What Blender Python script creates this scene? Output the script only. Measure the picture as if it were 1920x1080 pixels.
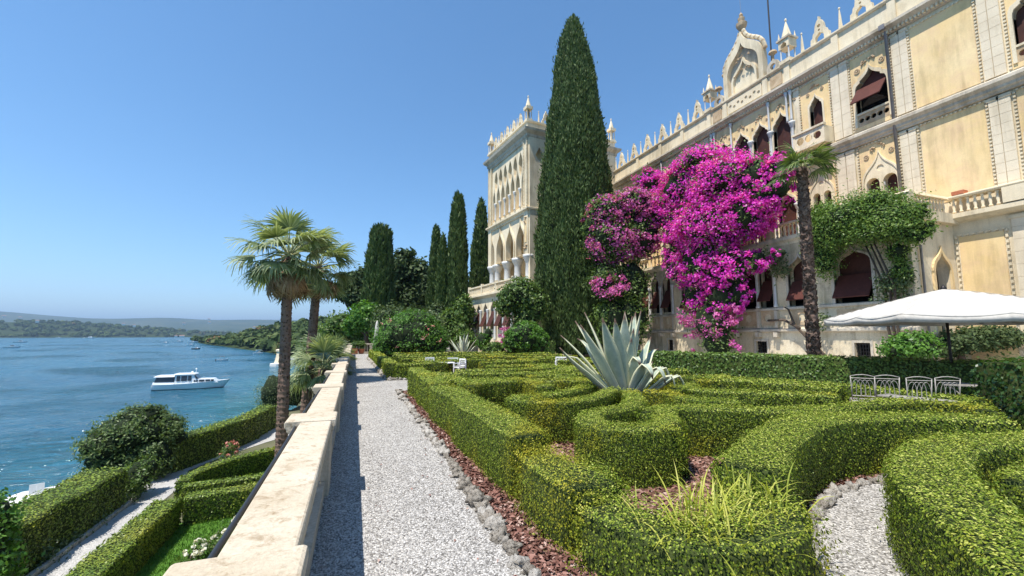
import bpy, bmesh, math, random
import numpy as np
from mathutils import Vector, Matrix, noise as mnoise
from mathutils.geometry import tessellate_polygon
random.seed(7); rng = np.random.default_rng(7)
for o in list(bpy.data.objects): bpy.data.objects.remove(o)
sc = bpy.context.scene; COL = sc.collection
R = math.radians

# ------------------------------------------------------------ camera, sky, sun, exposure
FPX, CXP, CYP, HORIZON, VANISH, EYE = 820.0, 960.0, 540.0, 628.0, 665.0, 1.7
PITCH = math.atan((HORIZON - CYP) / FPX)
_u = -(HORIZON - CYP)
YAW = math.atan2(CXP - VANISH, FPX * math.cos(PITCH) - _u * math.sin(PITCH))
cam_d = bpy.data.cameras.new('camera'); cam = bpy.data.objects.new('camera', cam_d); COL.objects.link(cam)
cam.location = (0, 0, EYE); cam.rotation_euler = (math.pi / 2 + PITCH, 0, -YAW)
cam_d.sensor_width = 36; cam_d.lens = FPX / 1920 * 36; cam_d.clip_start = 0.05; cam_d.clip_end = 90000
sc.camera = cam
SUNV = Vector((0.42, 0.16, -1.0)).normalized()
world = bpy.data.worlds.new('World'); sc.world = world; world.use_nodes = True
wn = world.node_tree.nodes; wl = world.node_tree.links; wn.clear()
sky = wn.new('ShaderNodeTexSky'); sky.sky_type = 'NISHITA'; sky.sun_disc = False
sky.sun_elevation = math.asin(-SUNV.z); sky.sun_rotation = math.atan2(-SUNV.x, -SUNV.y)
sky.air_density = 1.0; sky.dust_density = 0.15; sky.ozone_density = 4.0; sky.altitude = 600
bg = wn.new('ShaderNodeBackground'); bg.inputs[1].default_value = 0.128
wo = wn.new('ShaderNodeOutputWorld'); hs_ = wn.new('ShaderNodeHueSaturation'); hs_.inputs['Saturation'].default_value = 1.15; hs_.inputs['Value'].default_value = 1.0; hs_.inputs['Hue'].default_value = .495; wl.new(sky.outputs[0], hs_.inputs['Color']); wl.new(hs_.outputs[0], bg.inputs[0]); wl.new(bg.outputs[0], wo.inputs[0])
sun_d = bpy.data.lights.new('sun', 'SUN'); sun = bpy.data.objects.new('sun', sun_d); COL.objects.link(sun)
sun_d.energy = 4.6; sun_d.angle = R(0.53); sun_d.color = (1.0, 0.955, 0.88)
sun.rotation_euler = SUNV.to_track_quat('-Z', 'Y').to_euler(); sun.location = (-20, -10, 50)
sc.view_settings.view_transform = 'Standard'; sc.view_settings.look = 'None'
sc.view_settings.exposure = 0.68; sc.view_settings.gamma = 1.0
sc.view_settings.use_curve_mapping = False
sc.render.engine = 'CYCLES'; sc.cycles.use_denoising = True
sc.cycles.max_bounces = 6; sc.cycles.diffuse_bounces = 3; sc.cycles.glossy_bounces = 3
sc.cycles.transmission_bounces = 4; sc.cycles.volume_bounces = 0; sc.cycles.transparent_max_bounces = 6
sc.cycles.caustics_reflective = False; sc.cycles.caustics_refractive = False

# ------------------------------------------------------------ pixel helpers (a pixel gives a direction; planes give the distance)
def ray(px, py):
    r = px - CXP; u = CYP - py
    U = u * math.cos(PITCH) + FPX * math.sin(PITCH); W = FPX * math.cos(PITCH) - u * math.sin(PITCH)
    return np.array([r * math.cos(YAW) + W * math.sin(YAW), -r * math.sin(YAW) + W * math.cos(YAW), U])
def onz(px, py, z=0.0):
    d = ray(px, py); return np.array([0, 0, EYE]) + d * ((z - EYE) / d[2])
def onx(px, py, x):
    d = ray(px, py); return np.array([0, 0, EYE]) + d * (x / d[0])
def ony(px, py, y):
    d = ray(px, py); return np.array([0, 0, EYE]) + d * (y / d[1])
def depth(x, y): return max(0.6, x * math.sin(YAW) + y * math.cos(YAW))

# ------------------------------------------------------------ materials
MATS = {}
def nt(name):
    m = bpy.data.materials.new(name); m.use_nodes = True; MATS[name] = m
    t = m.node_tree; return m, t.nodes, t.links, t.nodes['Principled BSDF']
def ramp(n, stops):
    r = n.new('ShaderNodeValToRGB'); e = r.color_ramp.elements
    while len(e) < len(stops): e.new(0.5)
    for i, (p, c) in enumerate(stops): e[i].position = p; e[i].color = (*c, 1)
    return r
def mixc(n, l, a, b, f, mode='MIX'):
    m = n.new('ShaderNodeMix'); m.data_type = 'RGBA'; m.blend_type = mode
    for s, v in ((m.inputs[0], f), (m.inputs[6], a), (m.inputs[7], b)):
        if hasattr(v, 'is_linked') or isinstance(v, bpy.types.NodeSocket): l.new(v, s)
        elif isinstance(v, (int, float)): s.default_value = v
        else: s.default_value = (*v, 1)
    return m.outputs[2]
def noisen(n, l, scale, detail=4, rough=.55, vec=None, dist=0):
    t = n.new('ShaderNodeTexNoise'); t.inputs['Scale'].default_value = scale; t.inputs['Detail'].default_value = detail
    t.inputs['Roughness'].default_value = rough; t.inputs['Distortion'].default_value = dist
    if vec is not None: l.new(vec, t.inputs['Vector'])
    return t
def stone_mat(name, c1, c2, scale=1.5, rough=.85, bump=.25, bscale=18, stain=None, stain_scale=6, stain_lo=.58, stain_hi=.7, coord='Position', streak=0.0, fine=1.0):
    m, n, l, p = nt(name)
    g = n.new('ShaderNodeNewGeometry'); v = g.outputs['Position']
    if coord == 'Object':
        g = n.new('ShaderNodeTexCoord'); v = g.outputs['Object']
    a = noisen(n, l, scale, 6, .6, v); r = ramp(n, [(.3, c1), (.7, c2)]); l.new(a.outputs[0], r.inputs[0])
    col = r.outputs[0]
    f = noisen(n, l, bscale * 2, 3, .6, v)
    col = mixc(n, l, col, tuple(.72 * x for x in c1), f.outputs[0], 'MIX') if False else col
    fr = ramp(n, [(.25, (1 - .18 * fine,) * 3), (.75, (1 + .10 * fine,) * 3)]); l.new(f.outputs[0], fr.inputs[0])
    col = mixc(n, l, col, fr.outputs[0], 1.0, 'MULTIPLY')
    if stain:
        s = noisen(n, l, stain_scale, 8, .72, v, .4); sr = ramp(n, [(stain_lo, (0,) * 3), (stain_hi, (1,) * 3)]); l.new(s.outputs[0], sr.inputs[0])
        col = mixc(n, l, col, stain, sr.outputs[0])
    if streak:
        mp = n.new('ShaderNodeMapping'); mp.inputs['Scale'].default_value = (1, 1, .10); l.new(v, mp.inputs[0])
        s2 = noisen(n, l, 3.2, 6, .65, mp.outputs[0], .3); s3 = noisen(n, l, .5, 4, .6, v)
        mu = n.new('ShaderNodeMath'); mu.operation = 'MULTIPLY'; l.new(s2.outputs[0], mu.inputs[0]); l.new(s3.outputs[0], mu.inputs[1])
        sr2 = ramp(n, [(.22, (1.04,) * 3), (.36, (1 - streak, 1 - streak * 1.05, 1 - streak * 1.15))]); l.new(mu.outputs[0], sr2.inputs[0])
        col = mixc(n, l, col, sr2.outputs[0], 1.0, 'MULTIPLY')
    l.new(col, p.inputs['Base Color']); p.inputs['Roughness'].default_value = rough
    p.inputs['Specular IOR Level'].default_value = .25
    b = n.new('ShaderNodeBump'); b.inputs['Strength'].default_value = bump; b.inputs['Distance'].default_value = .02
    bn = noisen(n, l, bscale, 6, .65, v); l.new(bn.outputs[0], b.inputs['Height']); l.new(b.outputs[0], p.inputs['Normal'])
    return m
def leaf_mat(name, stops, patch=None, patch_scale=.6, patch_lo=.5, patch_hi=.68, rough=.45, trans=.3, spec=.35, dead=None):
    m, n, l, p = nt(name)
    a = n.new('ShaderNodeAttribute'); a.attribute_name = 'rnd'
    r = ramp(n, stops); l.new(a.outputs['Fac'], r.inputs[0]); col = r.outputs[0]
    g = n.new('ShaderNodeNewGeometry')
    if patch:
        s = noisen(n, l, patch_scale, 3, .6, g.outputs['Position']); sr = ramp(n, [(patch_lo, (0,) * 3), (patch_hi, (1,) * 3)]); l.new(s.outputs[0], sr.inputs[0])
        mu = n.new('ShaderNodeMath'); mu.operation = 'MULTIPLY'; l.new(sr.outputs[0], mu.inputs[0])
        ar = ramp(n, [(.15, (.25,) * 3), (.8, (1,) * 3)]); l.new(a.outputs['Fac'], ar.inputs[0]); l.new(ar.outputs[0], mu.inputs[1])
        col = mixc(n, l, col, patch, mu.outputs[0])
    if dead:
        s = noisen(n, l, 1.7, 5, .7, g.outputs['Position']); sr = ramp(n, [(.66, (0,) * 3), (.74, (.75,) * 3)]); l.new(s.outputs[0], sr.inputs[0]); col = mixc(n, l, col, dead, sr.outputs[0])
    l.new(col, p.inputs['Base Color']); p.inputs['Roughness'].default_value = rough; p.inputs['Specular IOR Level'].default_value = spec
    if trans > 0:
        tr = n.new('ShaderNodeBsdfTranslucent'); ms = n.new('ShaderNodeMixShader'); ms.inputs[0].default_value = trans
        tc = mixc(n, l, col, (1.0, 1.0, .45), 1.0, 'MULTIPLY'); br = mixc(n, l, tc, (1.5, 1.5, 1.5), 1.0, 'MULTIPLY')
        l.new(br, tr.inputs[0]); out = n['Material Output']
        l.new(p.outputs[0], ms.inputs[1]); l.new(tr.outputs[0], ms.inputs[2]); l.new(ms.outputs[0], out.inputs[0])
    return m
def plain_mat(name, c, rough=.5, metal=0, spec=.5, var=.12, scale=8):
    m, n, l, p = nt(name); g = n.new('ShaderNodeNewGeometry')
    a = noisen(n, l, scale, 4, .6, g.outputs['Position'])
    r = ramp(n, [(.3, tuple(x * (1 - var) for x in c)), (.7, tuple(min(1, x * (1 + var)) for x in c))])
    l.new(a.outputs[0], r.inputs[0]); l.new(r.outputs[0], p.inputs['Base Color'])
    p.inputs['Roughness'].default_value = rough; p.inputs['Metallic'].default_value = metal; p.inputs['Specular IOR Level'].default_value = spec
    return m

stone_mat('coping_stone', (.48, .395, .28), (.61, .53, .41), 2.2, .9, .5, 26, (.31, .23, .14), 11, .52, .68)
stone_mat('wall_stone', (.42, .35, .26), (.56, .48, .37), 2.5, .9, .35, 20, (.25, .2, .15), 5, .6, .75)
stone_mat('cream_stone', (.70, .575, .385), (.80, .69, .50), .9, .85, .2, 12, (.50, .42, .31), 2.2, .60, .8, streak=.26, fine=.6)
stone_mat('grey_stone', (.50, .43, .33), (.64, .56, .44), .9, .85, .2, 12, (.32, .29, .25), 2.5, .56, .75, streak=.35)
stone_mat('ashlar', (.68, .57, .41), (.78, .67, .50), 1.1, .88, .2, 14, (.56, .48, .38), 2.0, .60, .8, streak=.14, fine=.6)
stone_mat('stucco_yellow', (.76, .545, .26), (.83, .64, .36), .55, .9, .12, 9, (.74, .52, .31), 1.3, .48, .72, streak=.20, fine=.35)
stone_mat('stucco_ground', (.60, .48, .30), (.76, .66, .48), .7, .9, .2, 9, (.38, .30, .21), 1.4, .50, .72, streak=.42)
stone_mat('ornament', (.40, .27, .15), (.60, .46, .30), 3, .85, .4, 16)
stone_mat('terracotta', (.42, .13, .06), (.52, .19, .10), 3, .8, .15, 12)
stone_mat('blind_red', (.075, .022, .016), (.11, .034, .024), 2.5, .7, .1, 8)
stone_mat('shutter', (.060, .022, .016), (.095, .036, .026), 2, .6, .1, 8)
stone_mat('rock', (.24, .205, .165), (.46, .42, .36), 2.2, .95, 1.0, 7, (.07, .06, .05), 3.2, .50, .62, 'Object')
stone_mat('rock_pale', (.38, .35, .31), (.58, .54, .48), 2.2, .95, 1.0, 7, (.10, .085, .07), 3.2, .52, .64, 'Object')
stone_mat('palm_trunk', (.15, .095, .07), (.27, .18, .135), 4, .95, .8, 22, (.06, .04, .03), 8, .55, .7)
stone_mat('bark', (.07, .05, .035), (.13, .095, .07), 3, .95, .7, 14)
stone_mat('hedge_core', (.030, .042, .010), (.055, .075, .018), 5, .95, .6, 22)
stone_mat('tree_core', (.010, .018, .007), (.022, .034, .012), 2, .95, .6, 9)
stone_mat('soil', (.075, .05, .035), (.13, .09, .065), 3, .95, .6, 25)
stone_mat('ground_mix', (.20, .18, .14), (.34, .31, .26), 1.2, .95, .4, 20)
stone_mat('beach', (.62, .60, .56), (.74, .72, .68), 3, .9, .3, 25)
stone_mat('bank', (.09, .10, .05), (.16, .15, .09), 1.2, .95, .6, 10)
stone_mat('canvas', (.50, .465, .41), (.56, .525, .47), 1.5, .85, .5, 4, (.44, .40, .34), 3, .60, .8)
plain_mat('canvas_seam', (.36, .33, .29), .9)
plain_mat('white_paint', (.80, .79, .76), .35, 0, .5, .05)
plain_mat('iron_white', (.34, .31, .27), .5, 0, .5, .2, 20)
plain_mat('dark_metal', (.035, .03, .028), .5, .6, .5, .2)
plain_mat('pipe_grey', (.22, .21, .21), .55, .2, .4, .2, 3)
plain_mat('black_rubber', (.02, .02, .021), .5)
plain_mat('glass_dark', (.02, .028, .035), .08, 0, .6, .3, 2)
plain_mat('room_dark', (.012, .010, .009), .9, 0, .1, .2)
plain_mat('gelcoat', (.80, .81, .80), .18, 0, .5, .03)
plain_mat('antifoul', (.02, .02, .025), .5)
plain_mat('boat_trim', (.35, .32, .29), .4)
plain_mat('petiole', (.30, .30, .14), .6, 0, .3, .2)
plain_mat('flower_red', (.55, .035, .04), .6, 0, .3, .3, 15)
plain_mat('far_wall', (.72, .68, .60), .9, 0, .2, .1, .1)
plain_mat('far_roof', (.36, .20, .14), .9, 0, .2, .15, .1)
plain_mat('marble', (.58, .57, .54), .5, 0, .4, .12, 2)

# gravel
def gravel(name, scale, cols):
    m, n, l, p = nt(name); g = n.new('ShaderNodeNewGeometry'); v = n.new('ShaderNodeTexVoronoi'); v.inputs['Scale'].default_value = scale
    l.new(g.outputs['Position'], v.inputs['Vector'])
    sep = n.new('ShaderNodeSeparateColor'); l.new(v.outputs['Color'], sep.inputs[0]); r = ramp(n, cols); l.new(sep.outputs[0], r.inputs[0])
    big = noisen(n, l, .8, 5, .6, g.outputs['Position']); br = ramp(n, [(.3, (.86,) * 3), (.7, (1.06,) * 3)]); l.new(big.outputs[0], br.inputs[0])
    c = mixc(n, l, r.outputs[0], br.outputs[0], 1.0, 'MULTIPLY')
    l.new(c, p.inputs['Base Color']); p.inputs['Roughness'].default_value = .9; p.inputs['Specular IOR Level'].default_value = .2
    b = n.new('ShaderNodeBump'); b.inputs['Strength'].default_value = 1.0; b.inputs['Distance'].default_value = .012; b.invert = True
    l.new(v.outputs['Distance'], b.inputs['Height']); l.new(b.outputs[0], p.inputs['Normal'])
gravel('gravel', 62, [(0, (.11, .10, .088)), (.25, (.25, .232, .208)), (.6, (.41, .385, .35)), (1, (.64, .605, .555))])
gravel('gravel_low', 30, [(0, (.34, .33, .31)), (.5, (.43, .415, .395)), (1, (.52, .505, .48))])
gravel('mulch', 30, [(0, (.08, .04, .028)), (.4, (.17, .085, .062)), (.75, (.28, .15, .115)), (1, (.42, .28, .23))])

# water
def water():
    m, n, l, p = nt('water'); g = n.new('ShaderNodeNewGeometry')
    sx = n.new('ShaderNodeSeparateXYZ'); l.new(g.outputs['Position'], sx.inputs[0])
    mr = n.new('ShaderNodeMapRange'); mr.inputs['From Min'].default_value = -34; mr.inputs['From Max'].default_value = -4; mr.interpolation_type = 'SMOOTHSTEP'
    nz = noisen(n, l, .05, 4, .6, g.outputs['Position']); ad = n.new('ShaderNodeMath'); ad.operation = 'MULTIPLY_ADD'
    ad.inputs[1].default_value = 22; l.new(nz.outputs[0], ad.inputs[0])
    s0 = n.new('ShaderNodeMath'); s0.operation = 'SUBTRACT'; s0.inputs[1].default_value = 11; l.new(sx.outputs[0], s0.inputs[0]); l.new(s0.outputs[0], ad.inputs[2])
    l.new(ad.outputs[0], mr.inputs[0])
    deep = noisen(n, l, .012, 4, .6, g.outputs['Position']); dr = ramp(n, [(.35, (.016, .090, .150)), (.65, (.026, .120, .180))]); l.new(deep.outputs[0], dr.inputs[0])
    c = mixc(n, l, dr.outputs[0], (.030, .145, .170), mr.outputs[0])
    l.new(c, p.inputs['Base Color']); wr = noisen(n, l, .018, 5, .65, g.outputs['Position'], .8); wrr = ramp(n, [(.38, (.05,) * 3), (.62, (.28,) * 3)]); l.new(wr.outputs[0], wrr.inputs[0]); l.new(wrr.outputs[0], p.inputs['Roughness']); p.inputs['IOR'].default_value = 1.33
    mp = n.new('ShaderNodeMapping'); mp.inputs['Scale'].default_value = (.55, 1.0, 1); mp.inputs['Rotation'].default_value = (0, 0, R(62)); l.new(g.outputs['Position'], mp.inputs[0])
    w1 = noisen(n, l, .55, 5, .6, mp.outputs[0], .6); w2 = noisen(n, l, .11, 3, .5, mp.outputs[0], .3)
    sm = n.new('ShaderNodeMath'); sm.operation = 'MULTIPLY_ADD'; sm.inputs[1].default_value = 1.5; l.new(w2.outputs[0], sm.inputs[0]); l.new(w1.outputs[0], sm.inputs[2])
    b = n.new('ShaderNodeBump'); b.inputs['Strength'].default_value = 1.0; b.inputs['Distance'].default_value = 1.6
    l.new(sm.outputs[0], b.inputs['Height']); l.new(b.outputs[0], p.inputs['Normal'])
water()
def grass_mat(name, c1, c2, sc_=1.2):
    m, n, l, p = nt(name); g = n.new('ShaderNodeNewGeometry')
    a = noisen(n, l, sc_, 4, .6, g.outputs['Position']); f = noisen(n, l, 60, 3, .7, g.outputs['Position'])
    r = ramp(n, [(.3, c1), (.7, c2)]); l.new(a.outputs[0], r.inputs[0]); fr = ramp(n, [(.3, (.6,) * 3), (.7, (1.3,) * 3)]); l.new(f.outputs[0], fr.inputs[0])
    l.new(mixc(n, l, r.outputs[0], fr.outputs[0], 1, 'MULTIPLY'), p.inputs['Base Color']); p.inputs['Roughness'].default_value = .8; p.inputs['Specular IOR Level'].default_value = .2
    b = n.new('ShaderNodeBump'); b.inputs['Strength'].default_value = .8; b.inputs['Distance'].default_value = .02; l.new(f.outputs[0], b.inputs['Height']); l.new(b.outputs[0], p.inputs['Normal'])
grass_mat('lawn', (.075, .18, .022), (.11, .24, .03))
def hill_mat(name, cols, scale):
    m, n, l, p = nt(name); g = n.new('ShaderNodeNewGeometry')
    a = noisen(n, l, scale, 9, .68, g.outputs['Position']); r = ramp(n, cols); l.new(a.outputs[0], r.inputs[0])
    l.new(r.outputs[0], p.inputs['Base Color']); p.inputs['Roughness'].default_value = 1; p.inputs['Specular IOR Level'].default_value = .05
    b = n.new('ShaderNodeBump'); b.inputs['Strength'].default_value = 1; b.inputs['Distance'].default_value = 1.0 / scale * .04; l.new(a.outputs[0], b.inputs['Height']); l.new(b.outputs[0], p.inputs['Normal'])
hill_mat('far_hill', [(.3, (.02, .04, .02)), (.5, (.04, .06, .025)), (.62, (.075, .085, .04)), (.75, (.14, .12, .07))], .0035)
hill_mat('wood_floor', [(.3, (.02, .035, .012)), (.7, (.05, .065, .025))], .03)

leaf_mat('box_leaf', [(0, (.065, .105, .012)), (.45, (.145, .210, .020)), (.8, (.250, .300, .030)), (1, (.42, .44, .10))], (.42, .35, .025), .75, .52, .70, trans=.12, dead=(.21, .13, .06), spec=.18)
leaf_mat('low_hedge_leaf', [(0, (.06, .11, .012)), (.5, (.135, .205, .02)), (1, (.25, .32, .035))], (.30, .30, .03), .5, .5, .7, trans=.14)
leaf_mat('tall_hedge_leaf', [(0, (.045, .09, .014)), (.5, (.085, .155, .022)), (1, (.15, .225, .04))], trans=.14)
leaf_mat('laurel_leaf', [(0, (.018, .05, .010)), (.5, (.035, .085, .016)), (1, (.08, .15, .03))], rough=.25, spec=.6)
leaf_mat('cypress_leaf', [(0, (.045, .078, .018)), (.5, (.072, .114, .030)), (1, (.115, .155, .048))], rough=.6, trans=.12, spec=.2)
leaf_mat('pine_leaf', [(0, (.028, .052, .018)), (.5, (.058, .092, .032)), (1, (.11, .145, .055))], rough=.6, trans=.2, spec=.2)
leaf_mat('shrub_leaf', [(0, (.045, .090, .018)), (.5, (.095, .165, .034)), (1, (.18, .25, .065))])
leaf_mat('grey_leaf', [(0, (.060, .095, .040)), (.5, (.115, .165, .070)), (1, (.20, .25, .12))])
leaf_mat('bright_leaf', [(0, (.045, .120, .014)), (.5, (.085, .20, .026)), (1, (.16, .30, .05))])
leaf_mat('bougain_bract', [(0, (.44, .022, .38)), (.4, (.68, .05, .57)), (.8, (.80, .095, .66)), (.96, (.86, .26, .70)), (1, (.76, .50, .60))], rough=.6, trans=.4, spec=.15)
leaf_mat('bougain_pale', [(0, (.36, .05, .27)), (.5, (.56, .12, .40)), (1, (.72, .26, .52))], rough=.6, trans=.35, spec=.15)
leaf_mat('rose_white', [(0, (.70, .66, .55)), (1, (.80, .78, .70))], rough=.6, trans=.2, spec=.2)
leaf_mat('rose_pink', [(0, (.60, .16, .14)), (1, (.75, .45, .38))], rough=.6, trans=.2, spec=.2)
leaf_mat('palm_leaf', [(0, (.10, .14, .065)), (.5, (.21, .265, .125)), (1, (.38, .42, .24))], rough=.4, trans=.3)
leaf_mat('palm_leaf_dark', [(0, (.05, .085, .02)), (.5, (.10, .155, .035)), (1, (.19, .245, .075))], rough=.4, trans=.3)
leaf_mat('bush_leaf', [(0, (.05, .09, .025)), (.5, (.10, .155, .045)), (1, (.20, .26, .09))])
leaf_mat('vine_leaf', [(0, (.05, .105, .02)), (.5, (.115, .20, .035)), (1, (.22, .31, .065))])
leaf_mat('trunk_scale', [(0, (.06, .04, .03)), (.5, (.13, .085, .06)), (1, (.26, .19, .14))], trans=0, rough=.9, spec=.1)
leaf_mat('palm_dead', [(0, (.20, .125, .07)), (.5, (.32, .215, .125)), (1, (.42, .31, .20))], rough=.8, trans=.15)
leaf_mat('yellow_grass', [(0, (.26, .31, .04)), (.5, (.46, .47, .07)), (1, (.62, .58, .16))], rough=.5, trans=.35)
leaf_mat('grass_blade', [(0, (.035, .10, .012)), (.5, (.065, .16, .02)), (1, (.12, .22, .03))])
leaf_mat('far_tree', [(0, (.026, .044, .016)), (.35, (.05, .082, .024)), (.7, (.09, .125, .038)), (.95, (.14, .16, .06)), (1, (.20, .12, .06))], trans=.1, rough=.8, spec=.1)
leaf_mat('bark_chip', [(0, (.07, .032, .024)), (.5, (.19, .090, .068)), (.85, (.32, .175, .14)), (1, (.52, .39, .33))], trans=0, rough=.85, spec=.15)
leaf_mat('pebble', [(0, (.16, .15, .14)), (.4, (.33, .315, .295)), (1, (.58, .555, .52))], trans=0, rough=.85, spec=.2)
def agave_mat():
    m, n, l, p = nt('agave_leaf'); a = n.new('ShaderNodeAttribute'); a.attribute_name = 'edge'; b = n.new('ShaderNodeAttribute'); b.attribute_name = 'rnd'
    g = n.new('ShaderNodeNewGeometry'); nz = noisen(n, l, 7, 4, .6, g.outputs['Position']); r = ramp(n, [(.3, (.31, .375, .29)), (.7, (.47, .52, .42))]); l.new(nz.outputs[0], r.inputs[0])
    er = ramp(n, [(.62, (0,) * 3), (.80, (1,) * 3)]); l.new(a.outputs['Fac'], er.inputs[0])
    c = mixc(n, l, r.outputs[0], (.62, .60, .40), er.outputs[0]); sc2 = noisen(n, l, 22, 5, .7, g.outputs['Position']); scr = ramp(n, [(.60, (0,) * 3), (.70, (.7,) * 3)]); l.new(sc2.outputs[0], scr.inputs[0]); c = mixc(n, l, c, (.30, .27, .17), scr.outputs[0]); tr_ = ramp(n, [(.90, (0,) * 3), (.96, (1,) * 3)]); l.new(b.outputs['Fac'], tr_.inputs[0]); c = mixc(n, l, c, (.10, .06, .04), tr_.outputs[0]); l.new(c, p.inputs['Base Color']); p.inputs['Roughness'].default_value = .5; p.inputs['Specular IOR Level'].default_value = .35
agave_mat()

# ------------------------------------------------------------ objects and tags
def tag(o, label=None, cat=None, group=None, kind=None):
    if label: o['label'] = label
    if cat: o['category'] = cat
    if group: o['group'] = group
    if kind: o['kind'] = kind
    return o
def thing(name, label, cat, loc=(0, 0, 0), rz=0, group=None):
    o = bpy.data.objects.new(name, None); COL.objects.link(o); o.location = loc; o.rotation_euler = (0, 0, rz); o.empty_display_size = .2
    return tag(o, label, cat, group)
def link(name, me, parent=None, loc=None, kind=None):
    o = bpy.data.objects.new(name, me); COL.objects.link(o)
    if parent is not None: o.parent = parent
    if loc is not None: o.location = loc
    if kind: o['kind'] = kind
    return o
class MB:
    def __init__(s, xf=None): s.v = []; s.f = []; s.xf = xf
    def add(s, vs, fs):
        b = len(s.v); s.v += [tuple(p) for p in vs]; s.f += [tuple(i + b for i in q) for q in fs]; return s
    def box(s, x0, x1, y0, y1, z0, z1):
        return s.add([(x0, y0, z0), (x1, y0, z0), (x1, y1, z0), (x0, y1, z0), (x0, y0, z1), (x1, y0, z1), (x1, y1, z1), (x0, y1, z1)],
                     [(0, 3, 2, 1), (4, 5, 6, 7), (0, 1, 5, 4), (1, 2, 6, 5), (2, 3, 7, 6), (3, 0, 4, 7)])
    def tube(s, pts, rad, n=8, cap=True):
        pts = [Vector(p) for p in pts]; k = len(pts)
        if not hasattr(rad, '__len__'): rad = [rad] * k
        vs = []; fs = []; up = Vector((0, 0, 1))
        for i, p in enumerate(pts):
            d = (pts[min(i + 1, k - 1)] - pts[max(i - 1, 0)]).normalized()
            a = d.cross(up if abs(d.z) < .95 else Vector((1, 0, 0))).normalized(); b = d.cross(a)
            for j in range(n):
                t = 2 * math.pi * j / n; vs.append(p + (a * math.cos(t) + b * math.sin(t)) * rad[i])
        for i in range(k - 1):
            for j in range(n): fs.append((i * n + j, i * n + (j + 1) % n, (i + 1) * n + (j + 1) % n, (i + 1) * n + j))
        if cap: fs.append(tuple(range(n))); fs.append(tuple((k - 1) * n + j for j in range(n))[::-1])
        return s.add(vs, fs)
    def lathe(s, prof, n=12, c=(0, 0, 0)):
        vs = []; fs = []
        for r, z in prof:
            for j in range(n): t = 2 * math.pi * j / n; vs.append((c[0] + r * math.cos(t), c[1] + r * math.sin(t), c[2] + z))
        for i in range(len(prof) - 1):
            for j in range(n): fs.append((i * n + j, i * n + (j + 1) % n, (i + 1) * n + (j + 1) % n, (i + 1) * n + j))
        fs.append(tuple(range(n))[::-1]); fs.append(tuple((len(prof) - 1) * n + j for j in range(n)))
        return s.add(vs, fs)
    def prof_x(s, prof, x0, x1):            # closed profile of (y,z) swept along x
        k = len(prof); vs = [(x0, y, z) for y, z in prof] + [(x1, y, z) for y, z in prof]
        fs = [(i, (i + 1) % k, k + (i + 1) % k, k + i) for i in range(k)]; fs += [tuple(range(k))[::-1], tuple(range(k, 2 * k))]
        return s.add(vs, fs)
    def prof_y(s, prof, y0, y1):
        b = MB().prof_x(prof, y0, y1); return s.add([(y, x, z) for x, y, z in b.v], [q[::-1] for q in b.f])
    def plate(s, outer, holes=(), d0=0, d1=.1, plane='xz'):   # outline in (s,z), extruded over depth
        polys = [outer] + list(holes); tris = tessellate_polygon([[Vector((a, b, 0)) for a, b in pl] for pl in polys])
        flat = [q for pl in polys for q in pl]; N = len(flat)
        vs = [(a, d1, b) for a, b in flat] + [(a, d0, b) for a, b in flat]
        if plane == 'yz': vs = [(d, a, b) for a, d, b in vs]
        fs = [tuple(t) for t in tris] + [tuple(N + i for i in t[::-1]) for t in tris]
        o = 0
        for pl in polys:
            k = len(pl)
            for i in range(k): a = o + i; b = o + (i + 1) % k; fs.append((a, b, N + b, N + a))
            o += k
        return s.add(vs, fs)
    def mesh(s, name, mat, smooth=False, fix=True):
        me = bpy.data.meshes.new(name); v = s.v
        if s.xf: v = [s.xf(p) for p in v]
        me.from_pydata(v, [], s.f); 
        if fix:
            bm = bmesh.new(); bm.from_mesh(me); bmesh.ops.recalc_face_normals(bm, faces=bm.faces); bm.to_mesh(me); bm.free()
        me.materials.append(MATS[mat])
        if smooth: me.polygons.foreach_set('use_smooth', [True] * len(me.polygons))
        me.update(); return me
    def obj(s, name, mat, parent=None, loc=None, smooth=False, kind=None, rz=None):
        o = link(name, s.mesh(name, mat, smooth), parent, loc, kind)
        if rz is not None: o.rotation_euler = (0, 0, rz)
        return o
def bevel(o, w, seg=1):
    m = o.modifiers.new('bevel', 'BEVEL'); m.width = w; m.segments = seg; m.limit_method = 'ANGLE'; return o
def sheet(name, pts, z, mat, cat=None):
    mb = MB(); mb.add([(x, y, z) for x, y in pts], [tuple(range(len(pts)))]); o = mb.obj(name, mat); o['kind'] = 'structure'; return o
def raw_mesh(name, V, Fq, mat, rnd=None, smooth=False, extra=None):
    me = bpy.data.meshes.new(name); nv = len(V); nf = len(Fq); k = Fq.shape[1]
    me.vertices.add(nv); me.vertices.foreach_set('co', np.ascontiguousarray(V, dtype=np.float32).ravel())
    me.loops.add(nf * k); me.loops.foreach_set('vertex_index', np.ascontiguousarray(Fq, dtype=np.int32).ravel())
    me.polygons.add(nf); me.polygons.foreach_set('loop_start', np.arange(0, nf * k, k, dtype=np.int32))
    if smooth: me.polygons.foreach_set('use_smooth', np.ones(nf, dtype=bool))
    me.update(calc_edges=True)
    if rnd is not None:
        a = me.attributes.new('rnd', 'FLOAT', 'POINT'); a.data.foreach_set('value', np.ascontiguousarray(rnd, dtype=np.float32))
    if extra is not None:
        a = me.attributes.new(extra[0], 'FLOAT', 'POINT'); a.data.foreach_set('value', np.ascontiguousarray(extra[1], dtype=np.float32))
    me.materials.append(MATS[mat]); return me
def unit(a): return a / np.maximum(np.linalg.norm(a, axis=-1, keepdims=True), 1e-9)
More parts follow.
